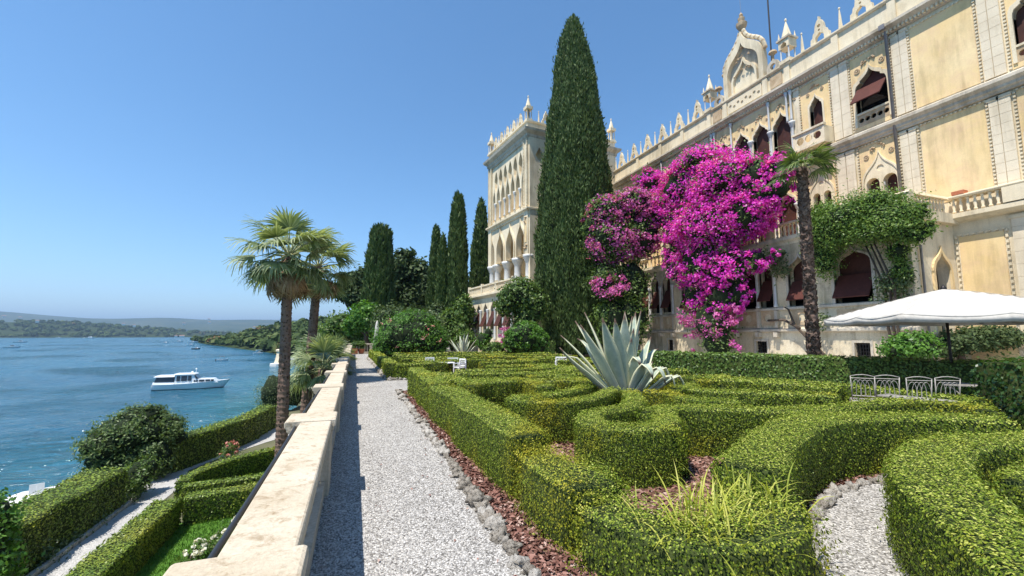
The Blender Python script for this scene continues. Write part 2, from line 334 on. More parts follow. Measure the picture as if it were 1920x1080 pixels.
def leaves_mesh(name, P, N, size, mat, aspect=.55, jitter=.6, axis=None, fold=.0, axj=.35, bias=0.0):
    P = np.asarray(P, float); n = len(P); N = unit(np.asarray(N, float) + rng.normal(0, jitter, (n, 3)))
    if axis is None: T = unit(np.cross(N, rng.normal(0, 1, (n, 3))))
    else: T = unit(np.asarray(axis, float) + rng.normal(0, axj, (n, 3))); N = unit(N - (N * T).sum(1)[:, None] * T)
    B = np.cross(N, T); size = np.broadcast_to(np.asarray(size, float), (n,)) * rng.uniform(.7, 1.35, n); h = (size * .5)[:, None]; w = h * aspect
    V = np.stack([P - T * h, P + B * w + N * h * fold, P + T * h, P - B * w + N * h * fold], 1).reshape(-1, 3)
    F = np.arange(n * 4).reshape(n, 4)
    return raw_mesh(name, V, F, mat, np.repeat(np.clip(rng.uniform(0, 1, n) + bias, 0, 1), 4))
def catmull(pts, step=.2, closed=False):
    p = np.asarray(pts, float)
    if len(p) < 3:
        L = np.linalg.norm(p[1] - p[0]); k = max(2, int(L / step) + 1); return p[0] + (p[1] - p[0]) * np.linspace(0, 1, k)[:, None]
    q = np.vstack([2 * p[0] - p[1], p, 2 * p[-1] - p[-2]]); out = []
    for i in range(1, len(q) - 2):
        k = max(2, int(np.linalg.norm(q[i + 1] - q[i]) / step)); t = np.linspace(0, 1, k, endpoint=False)[:, None]
        a, b, c, d = q[i - 1], q[i], q[i + 1], q[i + 2]
        out.append(.5 * (2 * b + (c - a) * t + (2 * a - 5 * b + 4 * c - d) * t ** 2 + (3 * b - a - 3 * c + d) * t ** 3))
    return np.vstack(out + [p[-1:]])
def vnoise(P, s, seed=0):
    return np.array([mnoise.noise(Vector((p[0] * s + seed, p[1] * s - seed, (p[2] if len(p) > 2 else 0) * s))) for p in P])
_bm = bmesh.new(); bmesh.ops.create_icosphere(_bm, subdivisions=3, radius=1); ICO_V = np.array([v.co[:] for v in _bm.verts]); ICO_F = np.array([[v.index for v in f.verts] for f in _bm.faces]); _bm.free()
_bm = bmesh.new(); bmesh.ops.create_icosphere(_bm, subdivisions=1, radius=1); IC1_V = np.array([v.co[:] for v in _bm.verts]); IC1_F = np.array([[v.index for v in f.verts] for f in _bm.faces]); _bm.free()

# ------------------------------------------------------------ hedges
def hedge(name, pts, w, h, z0=0.0, label='', group=None, mat='box_leaf', lmin=.0135, lk=.0024, smooth=True, dens=1.1, cat='hedge', rough=.018, rmax=.12, wob=.03):
    c = catmull(pts, .22) if smooth else np.vstack([catmull([pts[i], pts[i + 1]], .22)[:-1 if i < len(pts) - 2 else None] for i in range(len(pts) - 1)])
    n = len(c); d = unit(np.gradient(c, axis=0)); nr = np.stack([-d[:, 1], d[:, 0]], 1)
    sd = rng.uniform(0, 99); nzL = vnoise(c, .9, sd) * wob * 1.6; nzR = vnoise(c, .9, sd + 31) * wob * 1.6; nzT = vnoise(c, .7, sd + 57) * wob
    # mitre for sharp corners
    if not smooth:
        for i in range(1, n - 1):
            a = unit(c[i] - c[i - 1]); b = unit(c[i + 1] - c[i]); cs = max(.35, math.sqrt(max(0.01, (1 + a @ b) / 2)))
            nr[i] = nr[i] / cs
    e = min(.04, w * .15)
    sec = [(-.5, 0, 0), (-.5, 1, -e), (-.5, 1, 0), (.5, 1, 0), (.5, 1, -e), (.5, 0, 0)]
    def ring(inset):
        rows = []
        for (sx, sz, dz), ex in zip(sec, (0, 0, e, -e, 0, 0)):
            off = sx * (w - 2 * inset) + ex + np.where(sx < 0, -nzR, nzL)
            xy = c + nr * off[:, None]; z = z0 + (h - inset + nzT) * sz + dz + 0 * off
            rows.append(np.column_stack([xy, z]))
        return np.stack(rows, 1)          # n,6,3
    root = thing(name, label, cat, (float(c[0][0]), float(c[0][1]), z0), 0, group); o0 = np.array([c[0][0], c[0][1], z0])
    rg = ring(.03); rg[0, :, :2] += d[0] * .03; rg[-1, :, :2] -= d[-1] * .03
    V = rg.reshape(-1, 3) - o0; F = []
    for i in range(n - 1):
        for j in range(5): F.append((i * 6 + j, (i + 1) * 6 + j, (i + 1) * 6 + j + 1, i * 6 + j + 1))
    F = np.array(F); cap = np.array([(0, 1, 4, 5), (1, 2, 3, 4)]); F = np.vstack([F, cap, cap[:, ::-1] + (n - 1) * 6])
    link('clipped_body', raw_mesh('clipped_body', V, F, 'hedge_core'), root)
    # leaves on the shell
    rs = ring(0.0); Ps = []; Ns = []; Ss = []
    a = rs[:-1, :-1]; b = rs[1:, :-1]; cc = rs[1:, 1:]; dd = rs[:-1, 1:]
    qa = np.concatenate([a.reshape(-1, 3), rs[0][None, [0]].reshape(-1, 3), rs[-1][None, [0]].reshape(-1, 3)])
    qb = np.concatenate([b.reshape(-1, 3), rs[0][None, [1]].reshape(-1, 3), rs[-1][None, [1]].reshape(-1, 3)])
    qc = np.concatenate([cc.reshape(-1, 3), rs[0][None, [4]].reshape(-1, 3), rs[-1][None, [4]].reshape(-1, 3)])
    qd = np.concatenate([dd.reshape(-1, 3), rs[0][None, [5]].reshape(-1, 3), rs[-1][None, [5]].reshape(-1, 3)])
    nn = np.cross(qc - qa, qd - qb); area = np.linalg.norm(nn, axis=1) / 2; nn = unit(nn)
    mid = (qa + qb + qc + qd) / 4; cen = np.array([c.mean(0)[0], c.mean(0)[1], z0 + h / 2])
    k2 = len(mid) - 2; ci = np.concatenate([np.repeat(np.arange(n - 1), 5), [0, n - 1]]); ctr = np.column_stack([c[ci], np.full(len(ci), z0 + h * .5)])
    sgn = np.sign(((mid - ctr) * nn).sum(1)); sgn[sgn == 0] = 1; nn = nn * sgn[:, None]
    nn[k2] = np.array([-d[0][0], -d[0][1], 0]); nn[k2 + 1] = np.array([d[-1][0], d[-1][1], 0])
    dist = np.maximum(1.0, np.linalg.norm(mid - np.array([0, 0, EYE]), axis=1)); away = ((mid - np.array([0, 0, EYE])) * nn).sum(1) > 0; size = np.clip(lk * dist, lmin, rmax) * np.where(away, 2.0, 1.0)
    cnt = rng.poisson(area / size ** 2 * dens * 1.35)
    ix = np.repeat(np.arange(len(mid)), cnt); u = rng.uniform(0, 1, (len(ix), 1)); v = rng.uniform(0, 1, (len(ix), 1))
    P = (qa[ix] * (1 - u) + qb[ix] * u) * (1 - v) + (qd[ix] * (1 - u) + qc[ix] * u) * v
    N = nn[ix]; P = P + N * rng.normal(0, rough, (len(ix), 1)); P[:, 2] = np.maximum(P[:, 2], z0 + .01)
    sh = rng.uniform(0, 1, len(ix)) < .03; P = P + N * (sh * rng.uniform(0, .045, len(ix)))[:, None]
    link('leaves', leaves_mesh('leaves', P - o0, N, size[ix] * 1.35, mat, .6, np.where(N[:, 2] > .7, .26, .34)[:, None], bias=.20 * (N[:, 2] > .7) - .08), root, kind='stuff')  # tops biased yellower, sides darker: new shoots, plus sunlit-top contrast put into colour
    return root

# ------------------------------------------------------------ foliage made of leaf clumps
def foliage(name, blobs, n, size, mat, parent, o0=(0, 0, 0), clump=.16, shell=.22, jitter=.7, core=None, core_r=.8, aspect=.55, upb=.35, nclump=None, per=None, axis=None, core_name='inner_branches', kind=None, axj=.35):
    B = np.asarray([b[:6] for b in blobs], float); wt = np.array([(b[6] if len(b) > 6 else 1) * (b[3] * b[4] + b[4] * b[5] + b[3] * b[5]) for b in blobs]); wt /= wt.sum()
    nc = nclump or max(30, n // 26); bi = rng.choice(len(B), nc, p=wt); D = unit(rng.normal(0, 1, (nc, 3)))
    rad = 1 - np.abs(rng.normal(0, shell, nc)); C = B[bi, :3] + D * B[bi, 3:6] * rad[:, None]
    cs = clump * B[bi, 3:6].mean(1) * rng.uniform(.6, 1.4, nc)
    ii = rng.integers(0, nc, n); P = C[ii] + rng.normal(0, 1, (n, 3)) * cs[ii][:, None] * np.array([1, 1, .8])
    N = D[ii] + np.array([0, 0, upb]); o0 = np.asarray(o0, float)
    keep = P[:, 2] > o0[2] + .02; P = P[keep]; N = N[keep]
    me = leaves_mesh(name, P - o0, N, size, mat, aspect, jitter, None if axis is None else np.broadcast_to(axis, P.shape), axj=axj)
    ob = link(name, me, parent, kind=kind)
    if core:
        Vs = []; Fs = []; k = 0
        for b in B:
            nz = 1 + .35 * vnoise(ICO_V, 2.2, rng.uniform(0, 50)); v = b[:3] + ICO_V * nz[:, None] * b[3:6] * core_r
            v[:, 2] = np.maximum(v[:, 2], o0[2] + .01); Vs.append(v - o0); Fs.append(ICO_F + k); k += len(v)
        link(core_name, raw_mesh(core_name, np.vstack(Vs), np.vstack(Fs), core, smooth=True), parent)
    return ob
def trunk(parent, pts, rad, mat='bark', name='trunk', n=9, o0=(0, 0, 0)):
    return MB().tube([np.asarray(p) - np.asarray(o0) for p in pts], rad, n).obj(name, mat, parent, smooth=True)
def shrub(name, label, cat, base, blobs, n, size, mat, group=None, core='tree_core', stem=.05, **kw):
    o0 = np.asarray(base, float); t = thing(name, label, cat, tuple(o0), 0, group)
    top = np.asarray(blobs[0][:3], float)
    trunk(t, [(0, 0, 0), (top - o0) * .5 + np.array([.05, .03, 0]), (top - o0) * .95], [stem, stem * .8, stem * .4], name='stem')
    foliage('crown', blobs, n, size, mat, t, o0, core=core, **kw); return t

# ============================================================ GROUND, WATER, FAR SHORES
LOW, LAKE = -4.5, -8.3
sheet('terrace_ground', [(-.45, -25), (120, -25), (120, 200), (-.45, 200)], 0.0, 'ground_mix')
sheet('gravel_path', [(-.40, -10), (1.30, -10), (1.22, 3.1), (1.22, 4.3), (1.30, 8), (1.30, 13.8), (2.2, 13.8), (2.2, 17.2), (1.15, 17.2), (1.15, 42.4), (-.40, 42.4)], 0.004, 'gravel')
sheet('gravel_path', [(1.30, -10), (30, -10), (30, 2.9), (7.6, 2.9), (6.9, 3.4), (5.8, 3.55), (4.95, 3.45), (3.95, 3.0), (3.12, 2.40), (2.5, 1.80), (1.9, 1.55), (1.30, 2.2)], 0.004, 'gravel')
sheet('gravel_path', [(10.6, 3.0), (30, 3.0), (30, 34), (12.8, 34), (10.8, 16)], 0.004, 'gravel_low')
sheet('mulch_bed', [(1.222, 2.3), (1.9, 1.57), (2.5, 1.82), (3.12, 2.42), (3.95, 3.02), (4.95, 3.47), (5.8, 3.57), (6.9, 3.42), (7.6, 2.92), (10.5, 3.0), (10.6, 16), (11.8, 30), (1.4, 30), (1.34, 17.3), (2.25, 17.2), (2.25, 13.75), (1.32, 13.75), (1.32, 8), (1.26, 4.3)], 0.009, 'mulch')
# lower garden terrain down to the shore
def terrain(name, x0, x1, nx, y0, y1, ny, fz, mat, smooth=True):
    X, Y = np.meshgrid(np.linspace(x0, x1, nx), np.linspace(y0, y1, ny), indexing='ij'); Z = fz(X, Y)
    V = np.stack([X, Y, Z], -1).reshape(-1, 3); i = np.arange(nx * ny).reshape(nx, ny)
    F = np.stack([i[:-1, :-1], i[1:, :-1], i[1:, 1:], i[:-1, 1:]], -1).reshape(-1, 4)
    o = link(name, raw_mesh(name, V, F, mat, smooth=smooth)); o['kind'] = 'structure'; return o
def sstep(a, b, x): t = np.clip((x - a) / (b - a), 0, 1); return t * t * (3 - 2 * t)
def shore(y): return np.interp(y, [-30, 18, 24, 28, 34, 42, 60, 200], [-11.5, -11.2, -11.0, -9.4, -7.2, -5.2, -4.0, -3.5]) + .25 * np.sin(y * .9)
def low_z(X, Y):
    s = shore(Y); return LAKE - .8 + (LOW - LAKE + .8) * sstep(s - .9, s + .5, X)
terrain('lower_garden_ground', -14, .2, 110, -30, 190, 260, low_z, 'bank')
sheet('lake_water', [(-16800, -6800), (6800, -6800), (6800, 24800), (-16800, 24800)], LAKE, 'water')
# lower path, lawns and the stone kerb of the flower strip
sheet('lower_path', [(-7.45, 5), (-6.35, 5), (-6.4, 17), (-6.55, 20.6), (-6.5, 22.0), (-6.95, 24.6), (-6.1, 26.8), (-4.6, 29.4), (-2.5, 32.5), (-2.5, 36.5), (-4.8, 33.6), (-6.0, 28.6), (-7.6, 25.6), (-8.3, 24.0), (-7.5, 21.3)], LOW + .02, 'gravel_low')
sheet('lawn', [(-5.2, 5), (-.7, 5), (-.7, 18.0), (-5.2, 18.0)], LOW + .02, 'lawn')
sheet('lawn', [(-5.8, 19.9), (-.7, 20.3), (-.7, 25.3), (-3.4, 24.4), (-5.2, 22.4)], LOW + .02, 'lawn')
MB().box(-7.62, -7.5, 8, 21, LOW, LOW + .14).obj('stone_kerb', 'rock_pale')
tag(bpy.data.objects['stone_kerb'], 'low pale stone kerb edging the flower strip beside the lower path', 'kerb')
def blades(name, xr, yr, n, z, hgt, mat, poly=None):
    P = np.column_stack([rng.uniform(*xr, n), rng.uniform(*yr, n), np.full(n, z + hgt * .4)])
    me = leaves_mesh(name, P, np.column_stack([rng.normal(0, 1, (n, 2)), np.zeros(n)]), hgt, mat, .22, .2, np.broadcast_to(np.array([0, 0, 1.]), (n, 3)), axj=.4)
    return link(name, me, kind='stuff')
tag(blades('lawn_grass', (-5.1, -.8), (7.5, 17.9), 26000, LOW + .02, .085, 'grass_blade'), 'short mown green lawn grass inside the lower clipped hedges', 'grass')
tag(blades('lawn_grass', (-5.0, -.8), (20.4, 23.6), 9000, LOW + .02, .085, 'grass_blade'), 'mown lawn grass in the small lawn around the pink rose', 'grass')

# far shores: terrain and woods
def crowns(name, label, P, rad, mat, per=60, q=.55, cat='woodland', zs=.8, kind='stuff'):
    P = np.asarray(P); n = len(P); D = unit(rng.normal(0, 1, (n, per, 3))); D[:, :, 2] = np.abs(D[:, :, 2]) * 1.0 - .25
    rr = np.asarray(rad)[:, None, None]; L = P[:, None, :] + D * rr * np.array([1, 1, zs]) * rng.uniform(.75, 1.08, (n, per, 1))
    col = np.repeat(np.clip(rng.normal(.45, .24, n), 0, 1), per) + rng.normal(0, .07, n * per)
    Pf = L.reshape(-1, 3); N = unit(D.reshape(-1, 3) + np.array([0, 0, .3]) + rng.normal(0, .45, (n * per, 3))); T = unit(np.cross(N, rng.normal(0, 1, (n * per, 3)))); Bt = np.cross(N, T)
    h = (np.repeat(np.asarray(rad), per) * q * rng.uniform(.6, 1.2, n * per))[:, None]
    V = np.stack([Pf - T * h, Pf + Bt * h * .8, Pf + T * h, Pf - Bt * h * .8], 1).reshape(-1, 3)
    me = raw_mesh(name, V, np.arange(len(V)).reshape(-1, 4), mat, np.clip(np.repeat(col, 4), 0, 1))
    o = link(name, me, kind=kind); tag(o, label, cat)
    Vc = (P[:, None, :] + IC1_V[None] * (np.asarray(rad)[:, None, None] * .8 * np.array([1, 1, zs]))).reshape(-1, 3)
    Fc = (IC1_F[None] + (np.arange(n) * len(IC1_V))[:, None, None]).reshape(-1, 3)
    me2 = raw_mesh(name + '_shade', Vc, Fc, mat, np.clip(np.repeat(np.clip(rng.normal(.35, .2, n), 0, 1), len(IC1_V)), 0, 1), smooth=True)
    c = link('inner_crowns', me2, o); return o
# near wooded headland: shoreline from photo pixels on the lake plane
hs = np.array([onz(px, py, LAKE)[:2] for px, py in [(358, 641.2), (372, 644), (400, 648), (450, 655), (500, 662), (540, 668), (580, 672), (620, 675)]])
hs = np.vstack([hs, [[-14, 190], [-10, 120]]])
def headland(u, v):   # u along the shore, v inland
    p = np.array([np.interp(u, np.linspace(0, 1, len(hs)), hs[:, 0]), np.interp(u, np.linspace(0, 1, len(hs)), hs[:, 1])]); return p
us = np.linspace(0, 1, 60); vs_ = np.linspace(0, 1, 14)
base = np.array([headland(u, 0) for u in us]); inl = np.array([.93, .36])
V = []
for i, u in enumerate(us):
    for v in vs_:
        dd = v * 420; p = base[i] + inl * dd; z = LAKE - .5 + 20 * sstep(0, 90, dd) * sstep(-.02, .2, u) * (1 - .75 * sstep(.7, 1, u)) + 2.0 * sstep(0, 6, dd)
        V.append((p[0], p[1], z))
V = np.array(V); ii = np.arange(60 * 14).reshape(60, 14); F = np.stack([ii[:-1, :-1], ii[1:, :-1], ii[1:, 1:], ii[:-1, 1:]], -1).reshape(-1, 4)
o = link('headland', raw_mesh('headland', V, F, 'wood_floor', smooth=True)); o['kind'] = 'structure'
P = []; Rr = []
for k in range(950):
    u = rng.uniform(0, .86) ** .8; dd = abs(rng.normal(0, 1)) * 60 + 1; b = headland(u, 0) + inl * dd
    z = LAKE + 20 * float(sstep(0, 90, dd)) * float(sstep(-.02, .2, u)) * (1 - .75 * float(sstep(.7, 1, u))); D_ = np.linalg.norm(b)
    r = rng.uniform(3.2, 6.4) * (.7 + .3 * min(1, D_ / 400)); P.append((b[0], b[1], z + r * .8)); Rr.append(r)
crowns('headland_wood', 'dense mixed woodland covering the near wooded headland by the lake', P, Rr, 'far_tree', 46, .42)
# far left wooded point (about 2 km away) and the plain behind
def far_point(X, Y):
    # low wooded cape
    a = np.exp(-(((X + 1400) / 620) ** 2 + ((Y - 2550) / 420) ** 2)); return LAKE - 12 + 62 * a + 15 * sstep(2150, 2500, Y - (X + 1000) * .55)
terrain('far_shore_land', -5200, 1500, 120, 1500, 6500, 80, far_point, 'wood_floor')
P = []; Rr = []
for k in range(3300):
    x = rng.uniform(-3600, -100); y = 1650 + abs(rng.normal(0, 1)) * 900; z = float(far_point(np.array(x), np.array(y)))
    if z < LAKE + 1.5: continue
    r = rng.uniform(6, 13); P.append((x, y, z + r * .6)); Rr.append(r)
crowns('far_shore_wood', 'wooded cape and tree covered far shore across the lake', P, Rr, 'far_tree', 22, .5)
def hills(X, Y):
    px = X / np.maximum(Y, 1); n1 = np.sin(px * 9 + 1) * .5 + np.sin(px * 23 + 2) * .25 + np.sin(px * 51) * .12
    h = (250 + 95 * sstep(-.45, -.75, px) + 30 * n1 - 60 * sstep(-.2, .1, px)); return LAKE - 20 + h * sstep(4200, 8200, Y) + 10 * np.sin(X * .004) * sstep(4000, 6000, Y) + 35 * sstep(3000, 4500, Y)
terrain('far_hills', -13000, 3000, 200, 3000, 9800, 60, hills, 'far_hill')
def mount(X, Y):
    px = X / Y; return -30 + (540 + 110 * np.sin(px * 16 - .6) + 40 * np.sin(px * 37)) * sstep(-.34, -.14, px) * sstep(13500, 17000, Y)
terrain('far_mountains', -10000, 5000, 120, 13000, 21000, 30, mount, 'far_hill')
# white houses scattered on the far shore
far_houses = [(8, 592), (38, 594.5), (70, 601), (232, 606.5), (252, 609.5), (392, 604), (345, 606), (392, 598), (477, 613), (330, 629.5), (341, 629.5)]
for k, (px, py) in enumerate(far_houses):
    D_ = 2300 if py > 600 else 5200
    if py > 625: D_ = 1990
    if (px, py) == (477, 613): D_ = 330
    d = ray(px, py); d = d / math.hypot(d[0], d[1]) * D_; s = D_ * .0021 * (1.0 if k != 10 else 1.8)
    t = thing('lakeside_house', ['tiny pale house among the far trees across the lake', 'small white house above the trees of the near headland', 'long pale lakeside building at the far waterline'][1 if D_ == 330 else (2 if py > 625 else 0)], 'house', (d[0], d[1], EYE + d[2] - s * .4), math.atan2(-d[0], d[1]), ['pale houses on the far shore', None, 'buildings at the far waterline'][1 if D_ == 330 else (2 if py > 625 else 0)])
    MB().box(-s, s, -.5 * s, .5 * s, -s * 1.2, s * .45).obj('wall', 'far_wall', t)
    MB().prof_x([(-.56 * s, s * .45), (.56 * s, s * .45), (0, s * .75)], -s * 1.05, s * 1.05).obj('roof', 'far_roof', t)

# the air: one even haze box round everything
hz = MB().box(-17000, 7000, -7000, 25000, -60, 760).obj('haze', 'water'); hz['kind'] = 'stuff'; tag(hz, 'thin pale blue summer haze over the lake and hills', 'haze')
m = bpy.data.materials.new('haze_air'); m.use_nodes = True; n_ = m.node_tree.nodes; n_.clear()
pv = n_.new('ShaderNodeVolumePrincipled'); pv.inputs['Color'].default_value = (.55, .76, 1, 1); pv.inputs['Density'].default_value = 0.00011; pv.inputs['Anisotropy'].default_value = .3
ou = n_.new('ShaderNodeOutputMaterial'); m.node_tree.links.new(pv.outputs[0], ou.inputs['Volume'])
hz.data.materials.clear(); hz.data.materials.append(m)

# ============================================================ BALUSTRADE ALONG THE PATH
WT = .80
bal = thing('stone_balustrade', 'long weathered cream stone balustrade along the gravel path above the lake', 'balustrade', (-.4, 1.9, 0))
def bobj(mb, name, mat, par=bal, **k):
    mb.v = [(x + .4, y - 1.9, z) for x, y, z in mb.v]; return mb.obj(name, mat, par, **k)
posts = [-1.4, 1.92] + [5.40 + 3.22 * i for i in range(12)]
NEWELL = MB().lathe([(.055, 0), (.055, .03), (.03, .06), (.045, .12), (.058, .2), (.05, .28), (.03, .36), (.028, .40), (.045, .43), (.05, .47)], 8).mesh('baluster', 'wall_stone', True)
for i, y in enumerate(posts):
    p = bobj(MB().box(-.60, -.20, y - .20, y + .20, -.6, WT - .10), 'post', 'wall_stone'); bevel(p, .012)
    cp = MB(); cp.prof_y([(-.60, WT - .125), (-.63, WT - .10), (-.63, WT - .075), (-.652, WT - .06), (-.652, WT - .006), (-.64, WT + .008), (-.165, WT + .008), (-.152, WT - .006), (-.152, WT - .06), (-.172, WT - .075), (-.172, WT - .10), (-.20, WT - .125)], y - .25, y + .25)
    c = bobj(cp, 'cap', 'coping_stone', p); bevel(c, .008)
    if i < len(posts) - 1:
        y0 = y + .25; y1 = posts[i + 1] - .25; nseg = 1
        for k in range(nseg):
            a = y0 + (y1 - y0) * k / nseg + .004; b = y0 + (y1 - y0) * (k + 1) / nseg - .004; w = rng.uniform(-.006, .006)
            cc = MB().prof_y([(-.49, WT - .14), (-.505, WT - .11), (-.51, WT - .03), (-.498, WT - .008 + w * .5), (-.205, WT - .008 + w * .5), (-.193, WT - .03), (-.198, WT - .11), (-.22, WT - .14)], a, b)
            bevel(bobj(cc, 'coping', 'coping_stone'), .006)
        bobj(MB().box(-.49, -.24, y0 - .05, y1 + .05, -.5, .16), 'plinth', 'wall_stone')
        nb = 13
        for k in range(nb):
            o = link('baluster', NEWELL, bal, (.035, y0 + (y1 - y0) * (k + .5) / nb - 1.9, .16)); o.location.z = .158; o.scale = (1.2, 1.2, 1.09)
# retaining wall beneath, facing the lower garden
rw = thing('retaining_wall', 'tall stone retaining wall below the balustrade facing the lower garden', 'wall', (-.6, 0, LOW))
MB().box(-.05, .1, -12, 45, -.3, -LOW - .5).obj('wall_face', 'wall_stone', rw); MB().box(-.14, -.04, -12, 45, -LOW - .62, -LOW - .42).obj('string_course', 'coping_stone', rw)
ca = MB().tube([(-.545 - .008 * math.sin(y * 1.3), y, WT - .045 - .012 * abs(math.sin(y * .95))) for y in np.arange(-2, 30, .35)], .017, 6).obj('black_cable', 'black_rubber', smooth=True)
tag(ca, 'thin black cable running along the lake side of the balustrade', 'cable')
# cross balustrade at the end of the path with terracotta pots
eb = thing('end_balustrade', 'short stone balustrade closing the far end of the gravel path', 'balustrade', (1.4, 43.2, 0))
bevel(MB().box(-1.9, 3.6, -.18, .18, .78, .92).obj('coping', 'coping_stone', eb), .01)
MB().box(-1.9, 3.6, -.14, .14, 0, .16).obj('plinth', 'wall_stone', eb)
for x in (-1.9, .1, 1.9, 3.5): MB().box(x - .16, x + .16, -.17, .17, 0, .775).obj('post', 'wall_stone', eb)
for k in range(22):
    x = -1.65 + k * .235
    if min(abs(x - q) for q in (-1.9, .1, 1.9, 3.5)) > .2: o = link('baluster', NEWELL, eb, (x, 0, .158)); o.scale = (1.2, 1.2, 1.32)
for k, (x, y) in enumerate([(.05, 41.9), (.62, 42.1)]):
    t = thing('terracotta_planter', ['square terracotta planter with leafy shrub against the balustrade end', 'round terracotta planter with leafy shrub by end balustrade'][k], 'planter', (x, y, .004))
    if k == 0: MB().prof_x([(-.22, 0), (.22, 0), (.27, .5), (-.27, .5)], -.26, .26).obj('pot', 'terracotta', t)
    else: MB().lathe([(.17, 0), (.2, .05), (.25, .36), (.29, .37), (.29, .45), (.24, .45), (.22, .4)], 16).obj('pot', 'terracotta', t, smooth=False)
    foliage('plant', [(x, y, .82, .38, .38, .36)], 420, .12, 'shrub_leaf', t, (x, y, 0), core='tree_core', core_r=.6)
# ---------------- rock edging and bark mulch
def rock_mesh(k, pale):
    v = ICO_V.copy(); nz = vnoise(v, 1.5, k * 7.3) * .75 + vnoise(v, 4.2, k * 3.1) * .42 + vnoise(v, 9, k * 5.1) * .16; v = v * (1 + nz)[:, None]
    return raw_mesh('rock', v, ICO_F, 'rock_pale' if pale else 'rock', smooth=False)
ROCKS = [rock_mesh(k, k % 3 == 0) for k in range(9)]
def edging(name, label, pts, s0, s1):
    c = catmull(pts, .05); L = np.concatenate([[0], np.cumsum(np.linalg.norm(np.diff(c, axis=0), axis=1))]); t = thing(name, label, 'edging', (float(c[0][0]), float(c[0][1]), 0)); s = 0
    while s < L[-1]:
        x = np.interp(s, L, c[:, 0]); y = np.interp(s, L, c[:, 1]); r = random.uniform(s0, s1)
        o = link('rock', random.choice(ROCKS), t, (x - c[0][0] + random.uniform(-.03, .03), y - c[0][1], r * random.uniform(.1, .45)))
        o.scale = (r * random.uniform(.7, 1.05), r * random.uniform(.8, 1.2), r * random.uniform(.55, 1.0)); o.rotation_euler = (random.uniform(-.4, .4), random.uniform(-.4, .4), random.uniform(0, 6.28)); s += r * random.uniform(1.5, 2.3)
edging('rock_edging', 'row of rough grey rocks edging the mulch along the long gravel path', [(1.45, 2.0), (1.24, 2.6), (1.22, 4.2), (1.27, 6), (1.28, 8), (1.29, 11.5), (1.30, 13.6)], .035, .095)
edging('rock_edging', 'row of rough rocks edging the mulch along the curved gravel path', [(1.9, 1.62), (2.50, 1.80), (3.12, 2.40), (3.95, 3.00), (4.95, 3.45), (5.8, 3.55), (6.9, 3.42)], .035, .09)
edging('rock_edging', 'row of rocks edging the bed in front of the round oleander', [(2.2, 17.3), (1.5, 17.3), (1.2, 18.2), (1.15, 24), (1.05, 30), (1.0, 34)], .07, .13)
def chips(name, label, poly, n, s0=.035):
    x0, y0 = np.min(poly, 0); x1, y1 = np.max(poly, 0); q = rng.uniform((x0, y0), (x1, y1), (n * 3, 2)); ins = np.zeros(len(q), bool); j = len(poly) - 1
    for i in range(len(poly)):
        xi, yi = poly[i]; xj, yj = poly[j]; cnd = ((yi > q[:, 1]) != (yj > q[:, 1])) & (q[:, 0] < (xj - xi) * (q[:, 1] - yi) / (yj - yi + 1e-12) + xi); ins ^= cnd; j = i
    q = q[ins][:n]; P = np.column_stack([q, rng.uniform(.012, .035, len(q))])
    o = link(name, leaves_mesh(name, P, np.tile([0, 0, 1.], (len(q), 1)), s0 * 1.6, 'bark_chip', .5, .38, fold=.25), kind='stuff'); tag(o, label, 'mulch')
chips('bark_mulch', 'reddish brown bark mulch strip between rocks and the long border hedge', [(1.27, 2.2), (1.75, 2.2), (1.75, 14), (1.34, 13.6), (1.33, 8), (1.27, 4.3)], 9000)
chips('bark_mulch', 'reddish brown bark mulch along the curved gravel path', [(1.4, 2.2), (1.9, 1.6), (2.5, 1.86), (3.12, 2.46), (3.95, 3.06), (4.95, 3.5), (5.8, 3.6), (5.8, 3.9), (4, 3.5), (2.4, 2.9), (1.5, 3)], 6000)
chips('bark_mulch', 'reddish brown bark mulch showing between the clipped parterre hedges', [(2.0, 3.1), (3.2, 3.1), (5.5, 3.9), (7, 4.2), (7, 8), (4.5, 11), (2.0, 11)], 15000, .04)
# loose pebbles near the camera
def pebbles():
    n = 26000; x = rng.uniform(-.24, 1.22, n); y = 1.9 + rng.exponential(2.6, n); k = y < 12; x = x[k]; y = y[k]
    x2 = rng.uniform(3.2, 6.5, 5000); y2 = rng.uniform(1.6, 3.4, 5000); x = np.append(x, x2); y = np.append(y, y2)
    keep = (x < 1.3) | (y2_in(x, y)); x = x[keep]; y = y[keep]; n = len(x)
    o = np.array([[1, 0, 0], [0, 1, 0], [-1, 0, 0], [0, -1, 0], [0, 0, .8]]); s = rng.uniform(.005, .0115, n); a = rng.uniform(0, 6.28, n); ca_, sa_ = np.cos(a), np.sin(a)
    X = o[None, :, 0] * s[:, None] * rng.uniform(.7, 1.3, (n, 1)); Y = o[None, :, 1] * s[:, None]; Z = o[None, :, 2] * s[:, None] + .002
    V = np.stack([x[:, None] + X * ca_[:, None] - Y * sa_[:, None], y[:, None] + X * sa_[:, None] + Y * ca_[:, None], .004 + Z], -1).reshape(-1, 3)
    f = np.array([[0, 1, 4], [1, 2, 4], [2, 3, 4], [3, 0, 4]]); F = (f[None] + (np.arange(n) * 5)[:, None, None]).reshape(-1, 3)
    o_ = link('loose_gravel', raw_mesh('loose_gravel', V, F, 'pebble', np.repeat(rng.uniform(0, 1, n), 5)), kind='stuff'); tag(o_, 'loose pale grey pebbles lying on the gravel path', 'gravel')
def y2_in(x, y): return y < np.interp(x, [3.12, 3.95, 4.95, 5.8, 6.9], [2.35, 2.95, 3.4, 3.5, 3.35])
pebbles()

